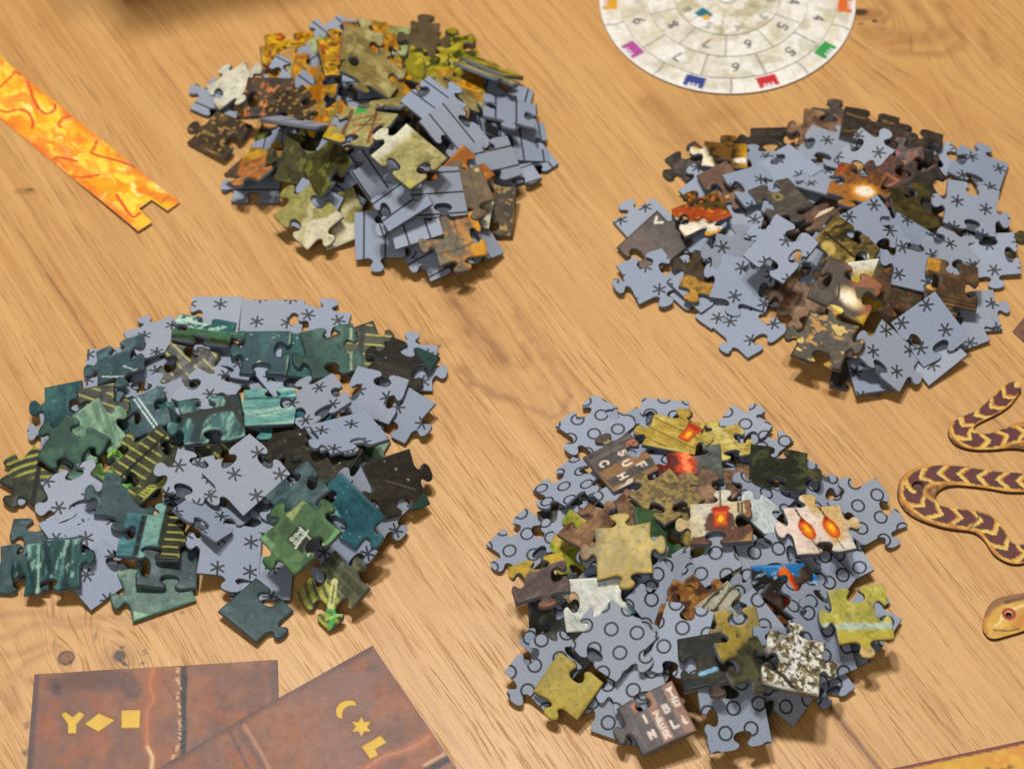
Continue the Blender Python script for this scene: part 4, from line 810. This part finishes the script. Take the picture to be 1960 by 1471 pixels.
def flame(x, y, c):
    ang = math.degrees(math.atan2(LP(c, 344, 389)[1] - LP(c, 108, 198)[1], LP(c, 344, 389)[0] - LP(c, 108, 198)[0]))
    p = Paint(x, y, 3, 'f7aa16'); w1 = (fbm(x / 7, y / 7, 40) - .5) * 6; w2 = (fbm(x / 7, y / 7, 50) - .5) * 9; X0, Y0 = p.x, p.y; p.x = x + w1; p.y = y + w2
    p.noise('fbc81c', .4, .55, sc=7, st=2, a=ang).noise('fcdc40', .52, .64, sc=4, st=2.4, a=ang + 12).noise('fdea80', .62, .72, sc=2.6, st=2.2, a=ang).noise('f0701c', .6, .74, sc=5, st=2.6, a=ang + 10, amt=.7).noise('f58c1a', .54, .7, sc=3, st=2.6, a=ang - 12, amt=.6)
    p.x, p.y = X0, Y0
    e = lined(x, y, [LP(c, 0, 110), LP(c, 344, 389)]); p.mix('f0641e', .75 * np.exp(-(e / 2.2) ** 2) * np.clip(fbm(x / 4, y / 4, 9) * 2.4 - .5, 0, 1)); e = lined(x, y, [LP(c, 0, 227), LP(c, 265, 446)]); p.mix('f3691e', .8 * np.exp(-(e / 3) ** 2) * np.clip(fbm(x / 4, y / 4, 19) * 2.4 - .5, 0, 1))
    for pts in ([(0, 166), (20, 148), (30, 138), (40, 143)], [(52, 156), (58, 170), (64, 188), (75, 208), (88, 217), (100, 213), (106, 205), (104, 198)], [(0, 211), (14, 213), (35, 209), (52, 213), (60, 225), (63, 236), (60, 245)], [(135, 221), (120, 226), (112, 236), (117, 243)], [(186, 268), (180, 282), (175, 292), (200, 300), (235, 310), (260, 320)], [(98, 305), (112, 301), (130, 303), (148, 308)], [(130, 334), (150, 339), (172, 337), (190, 333)], [(223, 374), (238, 398), (255, 418), (270, 409)]):
        P = [LP(c, *q) for q in pts]; P = [tuple(v) for v in cr(P, 4)] + [P[-1]]; p.line('e04a20', P, .8, 1)
    p.line('5f7a1c', [LP(c, 309, 390), LP(c, 322, 377)], .3); return p.c
flat('flame_strip', [(-90, 36), (344.6, 389.3), (321, 406.5), (291, 385), (267, 402.5), (292, 429), (265.3, 446), (0, 227), (-110, 136)], 0, .45, flame, .6, 'long paper strip printed with orange and yellow flames, notched end', 'paper strip', M_EWHITE, warp=1.5)
# dark red rock boards
def rock(symbols, extra):
    def f(x, y, c):
        p = Paint(x, y, 11 + len(symbols), '86604f').noise('9c684c', .42, .62, sc=16, o=4).noise('74564f', .5, .68, sc=12, st=1.6, a=70, amt=.7, o=4).noise('a8623e', .56, .7, sc=9, amt=.5, o=4).noise('7c5248', sc=3, amt=.3)
        L = lambda *q: [LP(c, *a) for a in q]; extra(p, L)
        for pts, dia in symbols:
            P = L(*pts); d = lined(x, y, P + [P[0]]); ii = inpoly(x, y, P); ins = sstep(-.15, .15, np.where(ii, d, -d)); p.mix('54342a', .7 * (1 - sstep(.1, .6, d)) * ~ii); p.mix('d9a424', ins)
            cx, cy = np.mean(P, 0); p.mix('eecb58', ins * np.clip(.5 + .12 * ((x - cx) * dia - (y - cy) * .3), 0, .8))
            p.mix('b98a22', ins * .6 * (1 - sstep(.1, .45, d)))
        return p.c
    return f
def ex1(p, L):
    p.grad('5d4a4c', 180, -0, 1, 0)
    A = L((70, 1290), (64, 1360), (56, 1471)); p.mix('54484c', .8 * (1 - sstep(.6, 1.6, lined(p.x, p.y, A))))
    D = lined(p.x, p.y, L((110, 1305), (130, 1300), (235, 1296), (250, 1320))); p.mix('5c4844', .75 * (1 - sstep(1.5, 6, D + 3 * (fbm(p.x / 4, p.y / 4, 3) - .5)))); p.line('4c3c3c', L((106, 1310), (110, 1322)), 2.2, .6)
    C = [tuple(v) for v in cr(L((294, 1275), (286, 1310), (294, 1336), (283, 1356), (281, 1400), (283, 1425), (292, 1445), (289, 1490)), 4)]
    p.mix('b8683c', .5 * (1 - sstep(.5, 3, lined(p.x, p.y, C)))); d = lined(p.x + .8 * (fbm(p.x / 2, p.y / 2, 8) - .5), p.y, C); p.mix('c4855a', .6 * (1 - sstep(.2, .8, d))); p.mix('ecca94', .85 * (1 - sstep(.2, .9, lined(p.x, p.y, L((282, 1428), (292, 1448), (289, 1480))))))
    B = L((352, 1274), (350, 1440)); p.mix('3c3a3e', 1 - sstep(.95, 1.15, lined(p.x, p.y, B))); E_ = L((342, 1276), (340, 1300), (343, 1315), (339, 1338), (343, 1352), (344, 1380), (343, 1420), (330, 1450)); d = lined(p.x + 1.2 * (fbm(p.x / 1.2, p.y / 1.2, 4) - .5), p.y, E_)
    p.mix('e0b48c', .9 * (1 - sstep(.2, .7, d)) * (fbm(p.x / 1.5, p.y / 1.5, 14) > .42)); p.line('5a4038', L((312, 1300), (328, 1326), (340, 1342)), .3, .6)
    p.mix('5e4c4a', .7 * (1 - sstep(.8, 4, lined(p.x, p.y, L((528, 1262), (531, 1360))))))
def circ(cx, cy, r, n=14, a0=0, a1=360): return [(cx + r * math.cos(math.radians(t)), cy - .86 * r * math.sin(math.radians(t))) for t in np.linspace(a0, a1, n)]
YS = [(117, 1366), (125, 1361), (139, 1371), (152, 1360), (162, 1367), (146, 1385), (146, 1402), (130, 1402), (130, 1385)]
flat('rock_board', [(65.8, 1289.6), (531, 1262), (533, 1330), (560, 1560), (40, 1600)], 0, .6, rock([(YS, .3), ([(162, 1384), (189, 1364), (220, 1377), (188, 1399)], -.4), ([(232, 1358), (269, 1357), (267, 1391), (232, 1392)], .3)], ex1), .6, 'red rock card with three gold symbols: Y shape, diamond and square', 'printed card', M_EBROWN, warp=1.6, refine=[(112, 1412, 278, 1348)])
def ex2(p, L):
    d = lined(p.x, p.y, L((712, 1236), (460, 1376), (250, 1500))); p.mix('5a4340', .75 * (1 - sstep(.6, 3.2, d + 1.5 * (fbm(p.x / 5, p.y / 5, 4) - .5)))); p.line('565050', L((708, 1280), (722, 1281)), 2.4, .5)
    p.mix('8d6c62', .5 * sstep(.5, .7, fbm(p.x / 18, p.y / 18, 92)))
    for pts, w_, col in (([(468, 1388), (500, 1440), (530, 1500)], .9, 'c08a6c'), ([(440, 1400), (480, 1480)], .8, '5c4a48'), ([(456, 1392), (492, 1450), (515, 1490)], 1.2, '6c5650')): p.line(col, L(*pts), w_, .7)
    C = L((700, 1471), (730, 1450), (765, 1440), (800, 1425), (828, 1405)); C = [tuple(v) for v in cr(C, 4)]; d = lined(p.x + .8 * (fbm(p.x / 2, p.y / 2, 8) - .5), p.y, C); p.mix('c9744a', .5 * (1 - sstep(.5, 3, d))); p.mix('c98e66', .7 * (1 - sstep(.15, .6, d)))
    p.line('4a4446', L((815, 1478), (862, 1450)), 2.2); d = lined(p.x + 1.2 * (fbm(p.x / 1.2, p.y / 1.2, 4) - .5), p.y, L((812, 1465), (835, 1452), (856, 1440))); p.mix('e0b48c', .85 * (1 - sstep(.2, .7, d)))
MOON = circ(668, 1362, 25, 12, 62, 215) + circ(676, 1368, 21, 10, 205, 70)
STAR = []
for k in range(12):
    t = math.radians(90 + 30 * k); r = 21 if k % 2 == 0 else 11; STAR.append((692 + r * math.cos(t), 1391 - .93 * r * math.sin(t)))
flat('rock_board', [(712.6, 1234.6), (875.3, 1471), (960, 1590), (330, 1800), (150, 1560), (460, 1376)], .65, .6, rock([(MOON, .4), (STAR, .2), ([(692, 1429), (728, 1408), (740, 1421), (718, 1434), (724, 1445), (709, 1453)], .4)], ex2), .6, 'red rock card with gold moon, star and L symbol, overlapping the other card', 'printed card', M_EBROWN, warp=1.6, refine=[(638, 1460, 746, 1332)])
# snake pieces
def snake(center, halfw, seed, per=7.0, cracks=(), hole=None):
    def f(x, y, c):
        Cl = [LP(c, *q) for q in center]; Cl = [tuple(v) for v in cr(Cl, 5)] + [Cl[-1]]; best = np.full(len(x), 1e9); S = np.zeros(len(x)); Sd = np.zeros(len(x)); acc = 0
        for a, b in zip(Cl[:-1], Cl[1:]):
            L_ = math.hypot(b[0] - a[0], b[1] - a[1]); d = segd(x, y, a, b); t = np.clip(((x - a[0]) * (b[0] - a[0]) + (y - a[1]) * (b[1] - a[1])) / L_ ** 2, 0, 1)
            k = d < best; best[k] = d[k]; S[k] = acc + (t * L_)[k]; acc += L_
        q = best / halfw; p = Paint(x, y, seed, 'cc8c34').noise('e3b04e', .4, .6, sc=3).noise('a8682c', .55, .75, sc=4, amt=.6)
        ph = (S + best * .95) / per; fr = ph - np.floor(ph); body = (q < .62); k1 = (q < .66) & (fr > .24) & (fr < .92); k2 = body & (fr > .05) & (fr < .25)
        p.mix('e9c66a', .9 * k2); p.mix('4c1e28', .95 * k1); p.mix('6e2c34', .6 * (k1 & (q < .22))); p.mix('8a5220', .6 * sstep(.78, 1.0, q)); p.mix('4a3020', .7 * (sstep(.9, 1.0, q)) * (fbm(x / 1.1, y / 1.1, seed) > .45))
        for pts in cracks: p.line('5c4028', [LP(c, *a) for a in pts], .3)
        return p.c
    return f
Z5 = lambda pts, s=3.87, ox=1700, oy=720: [(ox + a / s, oy + b / s) for a, b in pts]
SA = Z5([(975, 42), (900, 45), (820, 92), (740, 180), (660, 250), (560, 290), (480, 330), (447, 385), (450, 440), (490, 492), (560, 527), (660, 542), (800, 540), (900, 530), (1006, 540), (1120, 590), (1240, 600), (1260, 420), (1150, 350), (1006, 338), (920, 355), (840, 385), (770, 415), (700, 425), (650, 410), (635, 385), (660, 350), (740, 310), (820, 270), (900, 215), (960, 140), (995, 85)])
flat('snake_piece', SA, 0, 1.5, snake(Z5([(960, 70), (850, 170), (740, 250), (600, 320), (540, 400), (620, 475), (760, 480), (900, 440), (1006, 430), (1200, 480)]), 4.6, 71), .5, 'gold snake body piece with maroon chevrons, V-bend, nearer the brown heap', 'snake piece', M_EBROWN, group='snake body pieces', smooth=True, bevel=.15)
SB = Z5([(1120, 730), (1006, 717), (870, 705), (720, 688), (600, 668), (430, 652), (280, 662), (170, 692), (97, 755), (70, 830), (75, 900), (110, 970), (180, 1030), (300, 1085), (450, 1125), (600, 1143), (660, 1165), (720, 1220), (780, 1310), (850, 1360), (930, 1385), (1006, 1380), (1120, 1350), (1120, 1225), (1006, 1238), (930, 1238), (885, 1180), (840, 1100), (780, 1042), (700, 1000), (560, 980), (430, 962), (370, 930), (352, 890), (372, 850), (430, 815), (520, 805), (640, 815), (760, 830), (880, 852), (1006, 855), (1120, 860)])
flat('snake_piece', SB, 0, 1.5, snake(Z5([(1120, 790), (1006, 785), (760, 765), (600, 738), (430, 725), (290, 740), (200, 800), (190, 890), (260, 965), (400, 1030), (600, 1062), (720, 1095), (800, 1190), (870, 1280), (960, 1315), (1120, 1300)]), 5.2, 73, cracks=(Z5([(655, 680), (632, 745), (650, 812)]), Z5([(645, 995), (672, 1050), (598, 1142)]))), .5, 'gold snake body piece with maroon chevrons, round hole in its U-bend', 'snake piece', M_EBROWN, holes=((Z5([(222, 812)])[0], 2.25),), group='snake body pieces', smooth=True, bevel=.15)
ZH = lambda pts: Z5(pts, 9.194, 1780, 1100)
def head(x, y, c):
    p = Paint(x, y, 81, 'd6a244').noise('e2b650', sc=3); L = lambda *q: [LP(c, *a) for a in ZH(q)]
    p.mix('8a5c40', .9 * (1 - sstep(.8, 2.4, lined(x, y, L((960, 700), (1060, 560), (1250, 460), (1655, 330), (1900, 330)))))); p.mix('54363a', .8 * (1 - sstep(.3, 1.2, lined(x, y, L((1330, 500), (1655, 420), (2000, 400)))))); p.mix('c07a2c', .7 * (1 - sstep(.5, 3, lined(x, y, L((1500, 940), (1655, 740), (1800, 600))))))
    p.line('f2d488', L((1240, 830), (1400, 640), (1655, 540)), .6).line('f2d488', L((1150, 910), (1240, 830), (1260, 720)), .5).line('6c4424', L((1120, 985), (1400, 1000), (1560, 960)), .25).mix('b05a28', .6 * (1 - sstep(.3, 1.2, lined(x, y, L((970, 700), (950, 900), (1000, 1050))))))
    e = L((1385, 700))[0]; p.ring('a83232', e[0], e[1], 1.85, .9); return p.c
flat('snake_piece', ZH([(1655, 310), (1400, 350), (1150, 420), (1035, 540), (970, 660), (945, 780), (930, 900), (952, 995), (1020, 1080), (1095, 1113), (1200, 1108), (1400, 1052), (1600, 992), (1850, 900), (2150, 760), (2260, 560), (2100, 380), (1850, 310)]), 0, 1.5, head, .4, 'gold snake head piece with red-ringed eye hole', 'snake piece', M_EBROWN, holes=((ZH([(1385, 700)])[0], 1.15),), smooth=True, bevel=.15)
# brown card corner and yellow sheet at the frame's edge
flat('brown_card', [(1938, 634), (1990, 570), (2080, 640), (2010, 700)], 0, .5, lambda x, y, c: Paint(x, y, 91, '7c503a').noise('96684e', sc=2, st=4, a=50).noise('5c3a2c', sc=4, amt=.6).c, .6, 'corner of a brown wood-patterned card beside the brown heap', 'printed card', M_EBROWN)
def sheet(x, y, c):
    p = Paint(x, y, 95, 'dba636').noise('e6b43c', sc=9, o=4).noise('d8913c', .5, .7, sc=7, o=4, amt=.8).noise('e0bc40', .55, .7, sc=12, amt=.6)
    d = lined(x, y, [LP(c, 1640, 1484), LP(c, 2100, 1386)]); p.mix('7c4238', 1 - sstep(.9, 1.5, d + .8 * (fbm(x / 2, y / 2, 4) - .5)))
    a = LP(c, 1895, 1476); b = LP(c, 1960, 1462); rot = math.degrees(math.atan2(b[1] - a[1], b[0] - a[0]))
    for i, ch in enumerate('Best'): k = i * 2.4; r = math.radians(rot); p.text('7c5a24', ch, a[0] + k * math.cos(r), a[1] + k * math.sin(r), 3.2 if i == 0 else 3.0, rot, .35, .55)
    return p.c
flat('yellow_sheet', [(1640, 1484), (2100, 1386), (2300, 1700), (1800, 1900)], 0, .3, sheet, .6, 'yellow printed sheet with a dark red border line', 'printed sheet', M_EWHITE)
# ------------------------------------------------------------------ code wheel
WC = (0.13005 * CAM_H * 1000, 0.98267 * CAM_H * 1000); WR = .07174 * CAM_H * 1000
def rad_of(px, py): x, y = gp(px, py, .0015); return math.hypot(x * 1000 - WC[0], y * 1000 - WC[1])
R2, R3, R4 = rad_of(1395, 149), rad_of(1395, 109), rad_of(1395, 70); print('wheel', WR, R2, R3, R4)
wheel = bpy.data.objects.new('code_wheel', None); COL.objects.link(wheel); wheel.location = (WC[0] * .001, WC[1] * .001, 0)
wheel['label'] = 'round ivory code wheel with coloured castle icons and rings of numbers'; wheel['category'] = 'code wheel'
def WA(px, py): x, y = gp(px, py, .0015); return math.atan2(y * 1000 - WC[1], x * 1000 - WC[0])
def pol(r, t): return (r * math.cos(t), r * math.sin(t))
def stonebase(x, y, s): return Paint(x, y, s, 'e2dccc').noise('f0ebe0', .42, .6, sc=7, o=4).noise('c0b898', .54, .68, sc=6, o=4, amt=.6).noise('d8ca9a', .6, .72, sc=8, amt=.4)
def wnum(p, items, R, h=4.4, amt=.95):
    for ch, px, py in items: t = WA(px, py); p.text('4a4a48', ch, *pol(R, t), h, math.degrees(t) - 90, .5, .6, amt)
def w_outer(x, y):
    p = stonebase(x, y, 5); p.mix('f4efe8', .7 * sstep(WR - 2.5, WR - 1.5, np.hypot(x, y)))
    for k, (px, py) in enumerate([(1254, 138), (1312, 165), (1399, 165), (1540, 132), (1608, 50), (1175, 44), (1640, -60)]):
        t = WA(px, py); p.line('6a685c', [pol(R2, t), pol((R2 + WR) / 2, t + .012), pol(WR, t - .006)], .35, .8)
    for col, px, py in [('e0a01c', 1172, 3), ('b04a94', 1217, 90), ('2f3d8a', 1330, 153), ('cc2430', 1469, 153), ('2f9a48', 1577, 93), ('dd6a1c', 1612, 8)]:
        t = WA(px, py); R = (R2 + WR) / 2 - .2; e = (math.cos(t), math.sin(t)); n = (-e[1], e[0]); Q = lambda a, b: (e[0] * (R + b) + n[0] * a, e[1] * (R + b) + n[1] * a)
        p.poly(col, [Q(-4.2, -3.1), Q(4.2, -3.1), Q(4.2, 2.9), Q(-4.2, 2.9)])
        for a in (-1.7, 0, 1.7): p.poly('e8e4e4', [Q(a - .38, .9), Q(a + .38, .9), Q(a + .38, 2.9), Q(a - .38, 2.9)])
        p.poly('e8e4e4', [Q(-2.4, 2.3), Q(2.4, 2.3), Q(2.4, 2.9), Q(-2.4, 2.9)])
    return p.c
def w_mid(x, y):
    p = stonebase(x, y, 25)
    for px, py in [(1256, 77), (1347, 128), (1457, 123), (1540, 72), (1610, -20), (1215, -5)]: t = WA(px, py); p.line('6a685c', [pol(R3, t), pol(R2, t)], .35, .8)
    wnum(p, [('9', 1224, 40), ('7', 1298, 108), ('6', 1408, 130), ('5', 1513, 100), ('4', 1571, 36), ('3', 1590, -40)], (R2 + R3) / 2); return p.c
def w_in(x, y):
    p = stonebase(x, y, 45)
    for px, py in [(1268, 24), (1316, 70), (1389, 92), (1466, 76), (1515, 40), (1545, -10)]: t = WA(px, py); p.line('7c7a6c', [pol(R4, t), pol(R3, t)], .35, .7)
    wnum(p, [('8', 1283, 52), ('7', 1351, 92), ('6', 1434, 90), ('5', 1497, 52), ('4', 1525, 6), ('9', 1258, -10)], (R3 + R4) / 2); return p.c
def w_core(x, y):
    p = stonebase(x, y, 65).noise('a89c5c', .45, .6, sc=5, o=4, amt=.6)
    for px, py in [(1318, 45), (1380, 66), (1460, 22)]: t = WA(px, py); p.line('8a8874', [pol(R4 * .35, t), pol(R4, t)], .3, .6)
    wnum(p, [('6', 1315, 22), ('5', 1356, 50), ('4', 1411, 54), ('3', 1457, 33), ('2', 1475, 4)], R4 * .84, 3.2, .6)
    g_ = lambda a, b: (gp(a, b, .0015)[0] * 1000 - WC[0], gp(a, b, .0015)[1] * 1000 - WC[1])
    return p.poly('15707c', [g_(1328, 28), (g_(1345, 17)), g_(1364, 31), g_(1360, 36), g_(1339, 36)]).poly('e8b03c', [g_(1342, 34), g_(1355, 31), g_(1359, 41), g_(1347, 41)]).c
z = 0
for nm, R, th, pf in (('outer_disc', WR, 1.0, w_outer), ('middle_disc', R2, .45, w_mid), ('inner_disc', R3, .45, w_in), ('core_disc', R4, .45, w_core)):
    P = np.array([pol(R, t) for t in np.linspace(0, 2 * PI, 160, endpoint=False)])
    me, A = solid(P, [(0, 0), (0, th - .1), (.1, th)], nm, [M_CARD, M_EGREY], 0, [1, 0], paintf=pf, fine=.6); o = link(nm, me, wheel); o.location = (0, 0, (z + .03) * .001); z += th + .02
M_RIV = plain('white_plastic', 'f4f4f0', .12, 1.0, .6, .01)
P = np.array([pol(4.4, t) for t in np.linspace(0, 2 * PI, 40, endpoint=False)])
me, A = solid(P, [(0, 0), (0, .5), (.3, 1.4), (1.2, 2.0), (2.8, 2.3)], 'rivet', [M_RIV], 0, [0, 0, 0, 0], fine=0); me.polygons.foreach_set('use_smooth', [True] * len(me.polygons)); o = link('rivet', me, wheel); o.location = (0, 0, z * .001)
# ------------------------------------------------------------------ the game box that stands past the top of the frame and throws the shadow at the top left
M_BOX = plain('box_cardboard', '9a6428', .6)
bt = 150.0
def boxobj():
    x0, y0 = gp(226, -14); L, D = 200, 150; a = math.radians(13)
    P = np.array([(0, 0), (L, 0), (L, D), (0, D)], float); ca, sa = math.cos(a), math.sin(a); P = P @ np.array([[ca, sa], [-sa, ca]])
    me, A = solid(P, [(.5, 0), (0, .5), (0, bt - .5), (.5, bt)], 'box_body', [M_BOX], 0, [0, 0, 0], fine=0)
    r = bpy.data.objects.new('game_box', None); COL.objects.link(r); r.location = (x0, y0, 0); r['label'] = 'cardboard box standing past the table edge of the picture, seen by its shadow'; r['category'] = 'box'
    link('box_body', me, r)
    P2 = np.array([(-1.5, -1.5), (L + 1.5, -1.5), (L + 1.5, D + 1.5), (-1.5, D + 1.5)], float) @ np.array([[ca, sa], [-sa, ca]])
    me, A = solid(P2, [(.5, 0), (0, .5), (0, 5), (.5, 5.5)], 'box_lid', [M_BOX], 0, [0, 0, 0], fine=0); o = link('box_lid', me, r); o.location = (0, 0, (bt + .05) * .001)
boxobj()
# ------------------------------------------------------------------ labels
NICK = dict(night='starry teal sky', night2='teal sky with dark strip', pine='grey-green glaze', slate='dull slate paint', slatestar='white constellation', slateline='two white streaks', shutter='yellow-lined olive wood', ribs='curved yellow ribs', ship='ribbed ship hull',
 curtain='curtain-like teal streaks', lattice='dark beam over teal', splash='white spray', turq='turquoise water', tealblue='deep teal blue', dgreen='bottle green rock', sage='sage green cloth', palegreen='dark green door', window='small shop window', lime='lime green feathers', creature='curled green creature',
 night3='black boards, teal corners', nails='black nail-studded board', column='teal column bars', letters1='letters S U F', letters2='letters T E L', lantern1='lantern on gold planks', lantern2='lantern on cream sky', lantern3='two orange lanterns', castle='yellow castle stones', gold='plain gold fog', mottle='gold-mottled bark',
 ember='orange-red embers', emberband='orange fire band', redhot='glowing red river', ditch='dark undergrowth', brownyellow='yellow-topped brown rock', white='plain white print', whitespeck='black-specked white', dark='near-black print', darkblue='sky-blue dash', darkstone='dark grey stone', olivedark='dull yellow cliffs', goldgreen='golden green haze',
 birch='white birch bark', lake='reeds and pale water', whitebrown='ragged brown tower', pines='dark pine trunks', amber='amber rock layers', blueblack='bright blue streaks', tan='worn tan wood', limeyellow='lime yellow grass', bottle='bottle green print', darkbrown='dark brown boards', darkveins='gold-veined rock', fire='white-hot fire', fire2='flames under brown ceiling',
 fireglow='fire-lit orange curtains', rust='rusty brown roof', pinkbrown='pinkish brown plaster', slatebrown='grey-brown wood', sunwheel='gold sun wheel', brownT='white T stroke', darkgold='gold thatch', thatch='olive thatch', sunny='yellow light beam', tower='glowing dome and chain', brownC='pale letter C', wood='gold-lit panelling', browngold='gold leaf flecks',
 redbrown='red-brown stain', olivewall='olive brown wall', cream='smooth cream sky', rustbrown='orange rust trails', rustorange='orange rust, yellow flakes', maple='autumn leaves', palegold='pale green haze', brown='plain olive brown', yleaf='yellow-green foliage', khaki='khaki hillside', orangeleaf='bright orange leaves', khakiwhite='white waterfall edge',
 fairwheel='green block and rigging', oliveedge='dark olive moss', mossgold='moss and cream path', brownorange='bright orange stream', brownplain='plain brown earth', lizard='dark eye spots', darkearth='ochre-crumbed dark earth')
def knobs(c): n = c.count('+'); return ['no knob', 'one knob', 'two knobs', 'three knobs', 'four knobs'][n]
from collections import Counter
cnt = Counter(d['pr'] for d in PIECES if not d['fill'])
marks = [d for d in PIECES if not d['fill'] and cnt[d['pr']] == 1 and d['pr'] != 'g']
BK = {'stars': 'asterisk', 'rings': 'ring', 'stripes': 'stripe'}
def side(dx, dy):
    if abs(dx) > 1.3 * abs(dy): return 'right of' if dx > 0 else 'left of'
    if abs(dy) > 1.3 * abs(dx): return 'below' if dy > 0 else 'above'
    return ('lower right of' if dy > 0 else 'upper right of') if dx > 0 else ('lower left of' if dy > 0 else 'upper left of')
SHORT = {}
used = {}
for d in PIECES:
    H = HEAPS[d['heap']]; o = d['o']; o['category'] = 'puzzle piece'
    if d['fill']:
        o['label'] = ('mostly buried grey-backed piece inside the ' if d['pr'] == 'g' else 'mostly buried printed piece inside the ') + H['phrase']
        o['group'] = ('buried grey-backed pieces in the ' if d['pr'] == 'g' else 'buried printed pieces in the ') + H['phrase']; continue
    o['group'] = H['group']
    if d['pr'] != 'g' and cnt[d['pr']] == 1:
        lb = 'puzzle piece printed with ' + PR[d['pr']][1]; lb = lb if len(lb.split()) <= 16 else ' '.join(lb.split()[:16])
        if lb not in used: o['label'] = lb; used[lb] = 1; continue
    base = ('grey %s-backed piece' % BK[H['back']]) if d['pr'] == 'g' else 'piece with ' + NICK[d['pr']]
    ms = sorted((m for m in marks if m['heap'] == d['heap'] and m is not d), key=lambda m: (m['px'] - d['px']) ** 2 + (m['py'] - d['py']) ** 2)
    for m in ms[:8]:
        mk = NICK[m['pr']]
        for kt in ('', knobs(d['codes'])):
            lb = base + (' with ' + kt if kt else '') + ', ' + side(d['px'] - m['px'], d['py'] - m['py']) + ' the one with ' + mk
            if lb not in used and len(lb.split()) <= 16: break
        else: continue
        break
    else: lb = base + ' with ' + knobs(d['codes']) + ' in the ' + H['phrase']
    used[lb] = 1; o['label'] = lb
print('done', round(time.time() - T0, 1), sum(len(o.data.polygons) for o in scn.objects if o.type == 'MESH'), 'polys')
